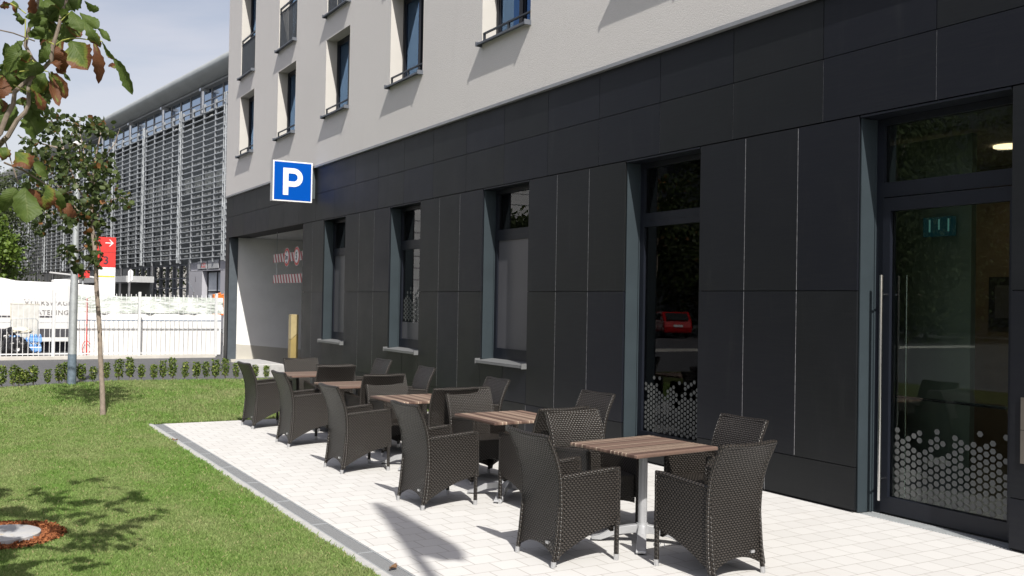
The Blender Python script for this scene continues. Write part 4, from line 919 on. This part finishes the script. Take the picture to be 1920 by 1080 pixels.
# ------------------------------------------------------------------ foliage helpers
def leafcloud(P, size, seed=0, shape='leaf', droop=.3):
    """P (n,3) positions -> mesh arrays of bent pointed leaves (two quads each)"""
    r_ = np.random.default_rng(seed); n = len(P); P = np.asarray(P)
    d = r_.normal(size=(n, 3)); d[:, 2] -= droop; d /= np.linalg.norm(d, axis=1)[:, None]
    q = r_.normal(size=(n, 3)); s = np.cross(d, q); s /= np.linalg.norm(s, axis=1)[:, None]; nn = np.cross(d, s)
    L = size*r_.uniform(.65, 1.3, n)[:, None]; Wd = L*.42
    v0 = P; v1 = P+d*L*.35+s*Wd-nn*L*.08; v2 = P+d*L*.80+s*Wd*.6; v3 = P+d*L*1.0-nn*L*.12; v4 = P+d*L*.80-s*Wd*.6; v5 = P+d*L*.35-s*Wd-nn*L*.08; vm = P+d*L*.6+nn*L*.08
    V = np.stack([v0, v1, v2, v3, v4, v5, vm], 1).reshape(-1, 3); i = np.arange(n)[:, None]*7
    F = np.concatenate([i+np.array([[0, 1, 2, 6]]), i+np.array([[6, 2, 3, 4]]), i+np.array([[0, 6, 4, 5]])], 1).reshape(-1, 4)
    rnd = np.repeat(r_.uniform(0, 1, n), 7); return V, F, rnd
def tree(name, label, base, h, crown_r, crown_z, mat, n=2600, leaf=.12, seed=1, group=None, trunk_r=.12, bark='bark_light', clumps=26):
    t = thing(name, label, 'tree', base, 0, group); rr = random.Random(seed)
    b = MB(); b.tube([(0, 0, -.05), (rr.uniform(-.1, .1), rr.uniform(-.1, .1), h*.35), (rr.uniform(-.2, .2), rr.uniform(-.2, .2), h*.8)], [trunk_r, trunk_r*.8, trunk_r*.3], 8)
    r_ = np.random.default_rng(seed); C = []
    for i in range(clumps):
        a = r_.uniform(0, 2*math.pi); rad = crown_r*math.sqrt(r_.uniform(0, 1)); zz = r_.uniform(crown_z[0], crown_z[1]); fr_ = 1-abs((zz-(crown_z[0]+crown_z[1])/2)/((crown_z[1]-crown_z[0])/2))**2*.6
        p = (math.cos(a)*rad*fr_, math.sin(a)*rad*fr_, zz); C.append(p)
        if i % 2 == 0: b.tube([(0, 0, max(h*.25, zz*.6)), (p[0]*.5, p[1]*.5, zz*.85), p], [trunk_r*.35, trunk_r*.2, trunk_r*.06], 5)
    b.build('trunk', bark, t, True)
    C = np.array(C); k = r_.integers(0, clumps, n); P = C[k]+r_.normal(size=(n, 3))*crown_r*.17
    V, F, rn = leafcloud(P, leaf, seed); npmesh('crown', V, F, mat, t, rn); return t
# ------------------------------------------------------------------ young tree on the lawn
yt = thing('young_maple_tree', 'young tree with thin pale trunk and dark browning leaves on the lawn', 'tree', (2.07, 15.6, 0))
def off(px, py, z=14.55): return at(px, py, z)-Vector((2.07, 15.6, 0))
zt_ = 14.55
b = MB(); tp = [(193, 786), (192, 735), (190, 700), (188, 660), (187, 620), (184, 580), (181, 540), (180, 500), (177, 460), (173, 430), (172, 395), (174, 355), (175, 310)]
pts = [off(*p, z=14.45+.0*i) for i, p in enumerate(tp)]; pts[0].z = -.03
rad = [.042, .038, .037, .036, .034, .033, .033, .032, .031, .030, .022, .016, .008]
b.tube(pts, rad, 10)
rr = random.Random(5)
br = [((173, 430), (150, 400), (110, 350), (70, 320)), ((172, 400), (140, 340), (120, 280), (100, 215)), ((174, 350), (190, 300), (215, 270), (225, 240)), ((173, 425), (195, 380), (225, 370), (245, 375)), ((176, 460), (150, 470), (125, 470), (112, 485)),
      ((174, 355), (160, 300), (150, 250), (150, 220)), ((150, 400), (110, 395), (80, 400), (60, 400)), ((120, 280), (80, 270), (50, 260), (35, 255)), ((175, 310), (185, 270), (190, 240), (195, 225)), ((177, 440), (185, 455), (190, 480), (183, 495)), ((175, 480), (165, 500), (158, 510), (150, 515))]
tips = []
for i, pth in enumerate(br):
    dz = rr.uniform(-.55, .55); q = [off(*p, z=14.5+dz*k/3) for k, p in enumerate(pth)]
    b.tube(q, [.014, .011, .007, .003], 6); tips += [q[1], q[2], q[3], (q[2]+q[3])/2]
b.build('trunk', 'bark_light', yt, True)
r_ = np.random.default_rng(21)
cl_ = [(70, 300, 30, 30), (110, 250, 40, 26), (150, 235, 42, 20), (195, 240, 26, 14), (60, 350, 26, 26), (110, 320, 45, 36), (160, 300, 45, 34), (195, 330, 28, 40), (225, 372, 20, 12), (100, 380, 40, 26), (150, 380, 36, 34), (185, 400, 28, 26), (60, 262, 20, 10), (95, 215, 14, 10), (125, 470, 16, 14), (150, 490, 20, 15), (175, 465, 14, 20), (183, 495, 7, 10), (170, 440, 18, 14), (155, 515, 12, 6), (130, 420, 14, 20), (240, 385, 8, 6), (215, 250, 14, 6), (78, 420, 20, 16)]
P = []
for cx, cy, sx, sy in cl_:
    n_ = int(sx*sy*.50)+9
    for _ in range(n_):
        a, rad_ = rr.uniform(0, 2*math.pi), math.sqrt(rr.random()); z_ = 14.5+rr.gauss(0, .55)
        P.append(tuple(off(cx+math.cos(a)*sx*rad_*1.05, cy+math.sin(a)*sy*rad_*1.05, z_)))
P = np.array(P); sel = np.array([mnoise.noise(Vector(p)*4.2) > .15 for p in P]); P = P[sel]
V, F, rn = leafcloud(P, .086, 4, droop=.25); npmesh('crown', V, F, 'leaf_maple', yt, rn)
b = MB(); nn_ = 26; ring_ = [(math.cos(a)*.42*(1+.2*math.sin(3*a)), math.sin(a)*.3*(1+.15*math.sin(5*a+1))) for a in np.linspace(0, 2*math.pi, nn_+1)[:-1]]
b.poly([(x_+2.12, y_+15.62, .004) for x_, y_ in ring_]); b.build('bare_soil_patch', 'soil', kind='structure')
# lamp post
lpz = thing('lamp_post', 'galvanised lamp post with blue grey foot standing behind the hedge edge of the lawn', 'street lamp', (2.21, 21.2, 0))
b = MB(); b.tube([(0, 0, 0), (0, 0, .62)], [.085, .083], 16); b.build('painted_foot', plain('blue grey bitumen paint', (.13, .17, .21), .5, 0, .25, 14), lpz, True)
b = MB(); b.tube([(0, 0, .62), (0, 0, 1.6), (.02, -.03, 4.75)], [.082, .078, .045], 16); b.build('pole', 'galv', lpz, True)
b = MB(); b.tube([(.02, -.03, 4.72), (.02, -.03, 4.80), (.02, -.03, 4.84), (.02, -.03, 4.90)], [.05, .13, .14, .07], 14); b.build('lamp_head', 'signwhite', lpz, True)
# second far tree left, behind the trailer
tree('garden_tree', 'bright green leafy tree behind the white trailer at the left edge', (1.55, 44, 0), 4.7, 1.2, (2.0, 4.75), 'leaf_far', 3600, .14, 3)
# ------------------------------------------------------------------ hedge of small shrubs
hx = [3, 26, 36, 46, 62, 89, 111, 124, 152, 174, 199, 223, 243, 265, 288, 305, 323, 347, 368, 386, 404, 422, 442, 478, 499]
def hedge_y(x):
    return 20.85+(x-1.05)*.49 if x < 3.1 else 21.85-(x-3.1)*.14
sh_protos = []
for s_ in range(5):
    r_ = np.random.default_rng(50+s_); n_ = 300
    V_ = []
    hgt = r_.uniform(.33, .38)
    z_ = r_.uniform(.08, hgt, n_); rad_ = (.030+.048*np.sin(np.clip((z_-.02)/hgt, 0, 1)*math.pi*.9))*np.sqrt(r_.uniform(.1, 1, n_)); a_ = r_.uniform(0, 2*math.pi, n_)
    sh_protos.append(np.stack([np.cos(a_)*rad_, np.sin(a_)*rad_, z_], 1))
pos_h = []
for i, px in enumerate(hx):
    # pixel column -> point on the hedge line
    lo, hi = -3., 9.
    for _ in range(40):
        mid = (lo+hi)/2; v = Vector((mid, hedge_y(mid), 0))-CAM
        sx_ = 960+FPX*v.dot(_r)/v.dot(_fw)
        if sx_ < px: lo = mid
        else: hi = mid
    pos_h.append((mid, hedge_y(mid)))
desc = ['at the left end of the row', 'left of the lamp post', 'between lamp post and tree trunk', 'right of the tree trunk', 'near the wicker chairs']
placed = {}
for i, ((x_, y_), px) in enumerate(zip(pos_h, hx)):
    s_ = i % 5
    zone = 'left of the lamp post' if px < 130 else ('between the lamp post and the tree trunk' if px < 190 else ('right of the tree trunk' if px < 460 else 'behind the farthest wicker chair'))
    cnt = {'left of the lamp post': [p for p in hx if p < 130], 'between the lamp post and the tree trunk': [p for p in hx if 130 <= p < 190], 'right of the tree trunk': [p for p in hx if 190 <= p < 460], 'behind the farthest wicker chair': [p for p in hx if p >= 460]}[zone]
    words = ['first', 'second', 'third', 'fourth', 'fifth', 'sixth', 'seventh', 'eighth', 'ninth', 'tenth', 'eleventh', 'twelfth', 'thirteenth']
    lab = 'small hedge shrub, %s %s' % (words[cnt.index(px)], zone)
    sc_ = rr.uniform(.88, 1.22)
    if s_ not in placed:
        t = thing('hedge_shrub', lab, 'shrub', (x_, y_, 0), rr.uniform(0, 6), 'young hedge shrubs at the lawn edge'); V, F, rn = leafcloud(sh_protos[s_], .034, 60+s_, droop=-.4); npmesh('foliage', V, F, 'leaf_hedge', t, rn)
        b = MB()
        for q in range(3): b.tube([(.01*q, 0, -.01), (.02*(q-1), .01*q, .2)], .004, 5)
        b.build('stems', 'bark_twig', t); placed[s_] = t
    else: t = dup(placed[s_], (x_, y_, 0), rr.uniform(0, 6), lab)
    t.scale = (sc_, sc_, sc_*rr.uniform(.95, 1.15))
# ------------------------------------------------------------------ disc and mulch
b = MB(); nn_ = 40; rg = [(math.cos(a)*(.415+.018*math.sin(7*a)+.012*math.sin(13*a)), math.sin(a)*(.43+.02*math.sin(6*a))) for a in np.linspace(0, 2*math.pi, nn_+1)[:-1]]
vs = [(.385+x_, 8.04+y_, .004) for x_, y_ in rg]; b.v = vs+[(.385+x_*.75, 8.04+y_*.75, .03) for x_, y_ in rg]+[(.385, 8.04, .03)]
b.f = [(k_, (k_+1) % nn_, nn_+(k_+1) % nn_, nn_+k_) for k_ in range(nn_)]+[(nn_+k_, nn_+(k_+1) % nn_, 2*nn_) for k_ in range(nn_)]; b.uv = [(0, 0)]*sum(len(f) for f in b.f)
b.build('bark_mulch', 'mulch', kind='stuff')
r_ = np.random.default_rng(77); n_ = 2600; a_ = r_.uniform(0, 2*math.pi, n_); q_ = .275+.16*np.sqrt(r_.uniform(0, 1, n_)); P = np.stack([.385+np.cos(a_)*q_, 8.04+np.sin(a_)*q_, .028+r_.uniform(0, .010, n_)], 1)
V, F, rn = leafcloud(P, .020, 8, droop=0); npmesh('bark_chips', V, F, 'mulch', None, rn, kind='stuff')
dc = MB(); dc.tube([(.385, 7.995, .0), (.385, 7.995, .055), (.385, 7.995, .062)], [.265, .265, .250], 40)
def mk_disc():
    a = Mat('weathered pale concrete'); f = a.noise(6, 5, .6); g_ = a.noise(14, 4, .6)
    base = a.mix(a.ramp(f, .35, .7), (.36, .37, .39), (.46, .45, .43)); base = a.mix(a.ramp(g_, .6, .72), base, (.40, .33, .22)); return a.done(a.pbr(base, .8, 0, .3, a.bump(g_, .4, .004)))
M['disc'] = mk_disc(); o = dc.build('concrete_disc', 'disc', None, True); tag(o, 'round pale concrete cover lying in a ring of red bark mulch on the lawn', 'cover')

for x_, y_, z_, rz_, lab in ((2.63, 6.02, .004, .7, 'curled dry brown leaf lying on the drain cover'), (2.50, 12.55, .010, 2.1, 'small dark dry leaf lying on the terrace edging by the lawn')):
    b = MB()
    pf_ = [(-.045, 0), (-.02, .016), (.015, .02), (.045, .002), (.015, -.016), (-.02, -.014)]
    b.shell(lambda a, c: Vector(((a-.5)*.10, (c-.5)*.045*math.sin(max(.08, a)*math.pi*.97), .008+.02*(c-.5)**2*8*abs(a-.5))), lambda a, c: (a, c), 8, 4, lambda a, c: Vector((0, 0, .0015)))
    o = b.build('fallen_leaf', plain('dry leaf brown', (.16, .09, .045), .8, 0, .3, 30), None, True); o.location = (x_, y_, z_); o.rotation_euler = (0, 0, rz_); tag(o, lab, 'leaf')
# ------------------------------------------------------------------ chestnut branches close to the camera
ct = thing('chestnut_tree', 'horse chestnut whose near branches with large browning leaves hang in at the upper left', 'tree', (-.62, 5.7, 0))
B0 = Vector((-.62, 5.7, 0))
def cp(px, py, z=4.5): return at(px, py, z)-B0
b = MB(); b.tube([(0, 0, -.05), (0, 0, 1.0), (.05, -.05, 2.2), (.0, .0, 3.6), (-.1, .1, 5.0)], [.09, .08, .07, .05, .02], 12); b.build('trunk', 'bark_light', ct, True)
b = MB()
def c1(x_, y_, z=4.5): return cp(x_/4., y_/4., z)
b.tube([Vector((.03, -.03, 1.9)), cp(-60, 330, 4.8), c1(0, 1080, 4.6), c1(60, 1020), c1(130, 900), c1(190, 840), c1(215, 780), c1(212, 650), c1(235, 585)], [.028, .02, .013, .0115, .0105, .0095, .009, .0085, .007], 8)
b.tube([Vector((.05, -.05, 2.2)), cp(-50, 300, 4.7), c1(0, 1000, 4.5), c1(50, 870), c1(100, 780), c1(110, 690), c1(220, 590), c1(330, 510), c1(385, 450), c1(395, 350), c1(435, 220), c1(465, 100), c1(505, -20), c1(560, -200, 4.4)], [.026, .016, .012, .0115, .011, .0105, .01, .0095, .0095, .009, .0085, .008, .007, .004], 8)
b.tube([c1(310, 520), c1(240, 440), c1(190, 340), c1(215, 220), c1(270, 100), c1(290, -40), c1(330, -160, 4.3)], [.0095, .009, .0085, .008, .0075, .007, .004], 8)
b.tube([cp(-20, 52, 4.3), cp(25, 62, 4.4), cp(65, 77)], .003, 6)
b.tube([cp(8, 258, 4.4), cp(20, 300), cp(35, 345)], .003, 6); b.tube([cp(8, 305, 4.4), cp(45, 320), cp(85, 345), cp(95, 355)], [.0045, .004, .0035, .003], 6)
b.tube([Vector((0, 0, 3.0)), Vector((.35, -.3, 3.5)), Vector((.8, -.6, 3.9)), Vector((1.2, -.8, 4.2))], [.025, .018, .012, .005], 6)
b.tube([Vector((.02, -.03, 2.0)), Vector((.1, -.6, 2.5)), Vector((.2, -1.2, 3.0))], [.022, .014, .006], 6)
b.build('branch', 'bark_twig', ct, True)
M['petiole'] = plain('yellow green petiole', (.32, .34, .08), .5)
def k5(x_, y_, z=4.48): return cp(x_/5.144, y_/5.144, z)
for pth in ([(540, 430), (600, 390), (680, 370), (760, 370), (870, 385)], [(190, 690), (270, 680), (370, 655)], [(370, 655), (420, 680), (460, 690)], [(310, 580), (350, 620), (380, 655)], [(590, 200), (640, 150), (690, 110)], [(100, 30), (170, 70), (250, 130)], [(240, 380), (245, 290), (245, 180)], [(220, 400), (250, 380), (270, 370)], [(450, 400), (490, 410), (520, 430)], [(130, 820), (200, 850), (290, 890)], [(870, 385), (930, 390), (985, 400)]):
    pt = MB(); pt.tube([k5(*q, 4.46) for q in pth], .0028, 6); pt.build('petiole', M['petiole'], ct, True)
LV = [(690, 400, 790, 540, 850, 680, 190, .62), (900, 410, 985, 560, 950, 810, 84, .8), (980, 400, 1040, 500, 1105, 575, 50, .5), (1090, 565, 1220, 680, 1280, 910, 105, .32), (1130, 650, 1095, 640, 1055, 625, 50, .7), (770, 125, 880, 180, 950, 280, 85, .05), (935, 275, 1010, 320, 1070, 400, 50, .1), (820, 220, 890, 320, 970, 460, 82, .55),
      (690, 110, 760, 190, 780, 310, 120, .05), (480, 0, 600, 30, 690, 95, 90, .1), (630, 0, 710, 30, 800, -20, 120, .05), (810, 10, 870, 70, 955, 100, 60, .0), (430, 0, 530, 90, 630, 230, 120, .3), (390, -30, 440, 120, 495, 290, 135, .1), (320, -40, 310, 50, 350, 135, 115, .98), (390, 160, 440, 215, 470, 280, 65, .3),
      (610, 230, 640, 310, 640, 415, 150, .3), (640, 190, 720, 260, 780, 360, 95, .6), (220, 400, 140, 430, 60, 510, 90, .15), (210, 450, 130, 560, 70, 700, 110, .45), (200, 480, 235, 540, 275, 605, 80, .55), (180, 130, 205, 180, 215, 240, 62, .2), (100, 40, 50, 50, -5, 62, 56, .7), (130, 0, 150, 60, 170, 135, 70, .55), (120, 140, 160, 140, 190, 150, 30, 0),
      (400, 240, 380, 310, 340, 385, 85, .1), (440, 400, 400, 480, 385, 600, 125, .05), (500, 330, 430, 330, 370, 300, 80, .1), (365, 300, 320, 320, 285, 370, 62, .0), (520, 440, 560, 540, 600, 700, 125, .97), (540, 580, 590, 650, 630, 720, 90, .65), (585, 490, 630, 505, 668, 558, 50, .95), (310, 585, 250, 650, 190, 720, 120, 0), (310, 600, 350, 660, 350, 745, 110, .05),
      (430, 700, 390, 800, 335, 910, 95, .5), (465, 690, 520, 850, 570, 1025, 80, .72), (480, 690, 590, 800, 635, 955, 92, .7), (615, 700, 640, 745, 680, 785, 28, .2), (330, 880, 380, 960, 430, 1065, 95, .8), (400, 905, 440, 930, 485, 945, 85, .1), (100, 710, 75, 800, 100, 910, 105, .45), (40, 740, 20, 850, -5, 950, 110, .85), (0, 960, 35, 1010, 20, 1080, 65, .7), (150, 1000, 210, 955, 290, 990, 62, .6), (185, 840, 240, 870, 295, 890, 62, .0),
      (145, 1010, 55, 1110, 60, 1260, 170, .0), (255, 1090, 320, 1190, 350, 1310, 165, .0), (0, 615, 20, 640, 45, 650, 60, .0), (290, 820, 330, 880, 330, 930, 90, .1), (500, 590, 540, 620, 580, 670, 80, .9)]
for a in ((0, 20, 30, 60, 22, 125, 78, .6), (110, 50, 185, 110, 225, 190, 120, .62), (255, 140, 320, 180, 362, 262, 66, .25), (130, 325, 70, 400, 18, 515, 100, .35), (185, 330, 200, 450, 207, 592, 150, .05), (330, 300, 330, 390, 340, 495, 120, .62), (385, 330, 430, 400, 490, 500, 62, .35), (470, 440, 520, 490, 585, 528, 85, .97), (225, 340, 255, 400, 262, 470, 90, .97), (160, 325, 200, 320, 235, 350, 50, .0), (250, 210, 240, 250, 225, 240, 60, .5), (470, 520, 440, 480, 430, 430, 50, .8)):
    x0_, y0_, xm, ym, x1_, y1_, w_, br_ = a; s5 = 5.144/4
    LV.append((x0_*s5, y0_*s5+270*5.144, xm*s5, ym*s5+270*5.144, x1_*s5, y1_*s5+270*5.144, w_*s5, br_))
Vs, Fs, Rn, Uv = [], [], [], []; rl_ = random.Random(31)
def leaflet(p0, pm, p1, wd, brown, nseg=12, nw=5):
    i0 = len(Vs); view = (p0-pm).cross(p1-pm)
    n0 = (CAM-B0-pm).normalized(); tw = rl_.uniform(-.7, .7); curl = rl_.uniform(.15, .5)*rl_.choice((-1, 1)); ph = rl_.uniform(0, 6)
    for i in range(nseg+1):
        t = i/nseg; c = p0*(1-t)**2+pm*2*t*(1-t)+p1*t*t; dd = ((pm-p0)*(1-t)+(p1-pm)*t).normalized()
        s = dd.cross(n0); s = s-n0*0; s.normalize(); s = (Matrix.Rotation(tw+.5*math.sin(t*3+ph), 4, dd) @ s); nrm = dd.cross(s)
        w_ = wd*.5*(math.sin(math.pi*min(1, t*1.0)**.95)**.75 if 0 < t < 1 else .02)*(.72+.42*t)
        for j in range(nw):
            e = (j/(nw-1)-.5)*2; ser = 1+(.09*((i % 2)*2-1)+rl_.uniform(-.07, .05)*(1+2*brown) if abs(e) > .9 else 0)
            Vs.append(tuple(c+s*w_*e*ser+nrm*(curl*w_*e*e+.06*wd*math.sin(5*t+ph)+.03*wd*math.sin(i*2.1+j)))); Rn.append(brown); Uv.append((e, t))
    for i in range(nseg):
        for j in range(nw-1): a = i0+i*nw+j; Fs.append((a, a+1, a+nw+1, a+nw))
for x0_, y0_, xm, ym, x1_, y1_, w_, br_ in LV:
    z_ = 4.5+rl_.uniform(-.12, .12)
    leaflet(cp(x0_/5.144, y0_/5.144, z_), cp(xm/5.144, ym/5.144, z_-.04), cp(x1_/5.144, y1_/5.144, z_+rl_.uniform(-.05, .08)), w_/5.144*4.5/FPX*1.5, br_)
for i in range(17):
    px_, py_ = rl_.choice([(30, 60), (60, 30), (90, 20), (120, 40), (20, 150), (45, 130), (75, 95), (15, 190), (60, 160), (35, 95), (100, 60), (10, 110), (50, 190), (130, 15), (80, 140), (5, 50), (110, 85)])
    c = cp(px_+rl_.uniform(-12, 12), py_+rl_.uniform(-12, 12), 4.5+rl_.uniform(-.05, .35)); a = rl_.uniform(0, 6.28)
    for k_ in range(5):
        an = a+(k_-2)*.5; L_ = rl_.uniform(.06, .11); d_ = (_r*math.cos(an)+_u*(math.sin(an)*.7-.45)+_fw*rl_.uniform(-.4, .4)).normalized()
        leaflet(c, c+d_*L_*.5, c+d_*L_-_u*.02, L_*.5, rl_.choice((0, .05, .1, .35, .6)), 8, 5)
# rest of the crown, outside the frame to the left and above
for i in range(170):
    a = rl_.uniform(0, 2*math.pi); c = Vector((rl_.uniform(-.7, 1.35), rl_.uniform(-1.3, .6), rl_.uniform(2.1, 4.5)))
    v = c+B0-CAM; sx_ = 960+FPX*v.dot(_r)/v.dot(_fw); sy_ = 540-FPX*v.dot(_u)/v.dot(_fw)
    if sx_ > -60 and sy_ > -60: continue
    for k_ in range(6):
        an = a+(k_-2.5)*.42; d_ = Vector((math.cos(an), math.sin(an), -.35-.2*rl_.random())); L_ = rl_.uniform(.11, .19)
        leaflet(c, c+d_*L_*.5, c+d_*L_+Vector((0, 0, -.05)), L_*.42, rl_.choice((0, .2, .5)), 6, 3)
npmesh('leaves', np.array(Vs), np.array(Fs), 'chestnut', ct, np.array(Rn), np.array(Uv), True)

# ------------------------------------------------------------------ surroundings mirrored in the glass (left of the picture)
wh = thing('white_hall', 'white ribbed hall beyond the lawn, seen mirrored in the ground floor windows', 'building', (-19, 60, 0))
b = MB(); b.box((-12, 0, 0), (9, 20, 13)); b.build('wall', 'ribbed', wh); b = MB(); b.box((-12.3, -.4, 13), (9.3, 20.2, 13.8)); b.build('roof_edge', 'hallroof', wh)
for i, (x_, y_, h_, s_) in enumerate(((-26, 44, 13, 1), (-31, 36, 14, 2), (-38, 42, 16, 3), (-42, 30, 15, 4), (-16.5, 52, 6.5, 5), (-54, 40, 18, 6), (2.2, 104, 13, 7), (-4, 97, 13, 8), (-11, 100, 14, 9))):
    tree('broadleaf_tree', ['leafy tree behind the red car in the mirror view', 'broad tree left of the road behind the lawn', 'tall dark tree beyond the broad one', 'tree at the far left of the road', 'small dark tree before the white ribbed hall', 'tallest tree far beyond the road', 'far tree beside the garden tree before the hall', 'middle far tree before the hall', 'leftmost far tree before the hall'][i], (x_, y_, 0), h_, h_*.42, (h_*.08, h_), 'leaf_dark', 15000, .23, 70+s_, 'trees across the road', .2, 'bark_twig', 60)
of = thing('office_block', 'dim grey office block beyond the trees, faintly mirrored in the tall windows', 'building', (-62, 50, 0), R(-25))
b = MB(); b.box((-6, -55, 0), (6, 60, 24)); b.build('wall', plain('dim grey facade', (.10, .11, .115), .7, 0, .1, .3), of)
b = MB()
for zz in range(7):
    for yy in range(34): b.box((6.001, -53+yy*3.3, 1.2+zz*3.3), (6.03, -51.6+yy*3.3, 3.0+zz*3.3))
b.build('window_rows', 'darkvoid', of)
ad = thing('red_billboard', 'red and white advertising panel in front of the ribbed hall', 'sign', (-8.6, 47, 0)); b = MB(); b.box((-.9, 0, .3), (.9, .2, 2.9)); b.build('panel', 'red', ad); b = MB(); b.box((-.7, -.01, 2.1), (.7, -.001, 2.6)); b.box((-.7, -.01, .9), (.5, -.001, 1.2)); b.build('white_field', 'signwhite', ad); b = MB(); b.box((-.05, .05, 0), (.05, .15, .3)); b.build('stand', 'galv', ad)
cr = thing('parked_car', 'small red hatchback parked by the trees, seen in the window reflection', 'car', (-21.5, 43.5, 0), R(25))
b = MB(); sidep = [(-1.85, .28), (1.85, .28), (1.95, .6), (1.75, .82), (.9, .95), (.35, 1.42), (-1.25, 1.45), (-1.75, 1.0), (-1.9, .6)]
b.prism(sidep, -.8, .8, lambda a, c, d: (d, a, c)); b.build('body', 'carred', cr, bevel=.08)
b = MB(); b.prism([(-1.815, 1.0), (-1.36, 1.38), (-1.33, 1.38), (-1.75, 1.0)], -.62, .62, lambda a, c, d: (d, a-.03, c)); b.box((-.812, -1.1, 1.0), (-.803, .5, 1.36)); b.box((.803, -1.1, 1.0), (.812, .5, 1.36)); b.build('windows', 'black', cr)
b = MB(); b.box((-.26, -1.925, .62), (.26, -1.915, .74)); b.build('number_plate', 'signwhite', cr)
for sx_ in (-.7, .7):
    for sy_ in (-1.2, 1.2): b = MB(); b.tube([(sx_-.1, sy_, .3), (sx_+.1, sy_, .3)], .3, 18); b.build('wheel', 'tyre', cr, True)

# ------------------------------------------------------------------ grass
def grass(name, n, reg, fade, hgt, wid, seed):
    r_ = np.random.default_rng(seed); x0_, x1_, y0_, y1_, inside = reg; X = []; got = 0
    while got < n:
        p = np.stack([r_.uniform(x0_, x1_, n), r_.uniform(y0_, y1_, n)], 1)
        v = p-0.; zc = v[:, 0]*math.sin(YAW)+v[:, 1]*math.cos(YAW); lat = v[:, 0]*math.cos(YAW)-v[:, 1]*math.sin(YAW)
        ok = (zc > 3) & (lat > -.56*zc-.3) & (r_.uniform(0, 1, n) < (fade/np.maximum(zc, fade))**1.6) & inside(p)
        X.append(p[ok]); got += ok.sum()
    p = np.concatenate(X)[:n]; zc = p[:, 0]*math.sin(YAW)+p[:, 1]*math.cos(YAW)
    sc_ = np.clip(zc/6.5, .9, 3.)[:, None]; h_ = hgt*r_.uniform(.5, 1.25, n)[:, None]*(1+.12*(sc_-1)); w_ = wid*sc_*r_.uniform(.7, 1.3, n)[:, None]
    a = r_.uniform(0, 2*math.pi, n); s = np.stack([np.cos(a), np.sin(a), np.zeros(n)], 1); ln_ = r_.normal(size=(n, 3))*.27; ln_[:, 2] = 1; ln_ /= np.linalg.norm(ln_, axis=1)[:, None]
    base = np.concatenate([p, np.full((n, 1), -.006)], 1); b2 = r_.normal(size=(n, 3))*.2; b2[:, 2] = 0
    V = np.stack([base-s*w_, base+s*w_, base+ln_*h_*.6+s*w_*.7, base+ln_*h_+b2*h_], 1).reshape(-1, 3); i = np.arange(n)[:, None]*4
    F = np.concatenate([i+np.array([[0, 1, 2]]), i+np.array([[0, 2, 3]])], 1).reshape(-1, 3)
    return npmesh(name, V, F, 'grass', None, np.repeat(r_.uniform(0, 1, n), 4), kind='stuff')
disc_out = lambda p: ((p[:, 0]-.385)**2+(p[:, 1]-8.04)**2 > .405**2)
grass('grass', 720000, (-4, 2.465, 4.5, 14.42, disc_out), 5.5, .032, .00125, 5)
grass('grass', 2200, (2.40, 2.47, 4.5, 14.42, lambda p: np.sin(p[:, 1]*3.1)+np.sin(p[:, 1]*7.7+1)+np.sin(p[:, 1]*17.) > .2), 7, .045, .0014, 9)
grass('grass', 170000, (-2.5, 6.9, 14.385, 21.9, lambda p: p[:, 1] < np.where(p[:, 0] < 3.1, 20.95+(p[:, 0]-1.05)*.45, 21.85-(p[:, 0]-3.1)*.13)), 14, .04, .0014, 6)
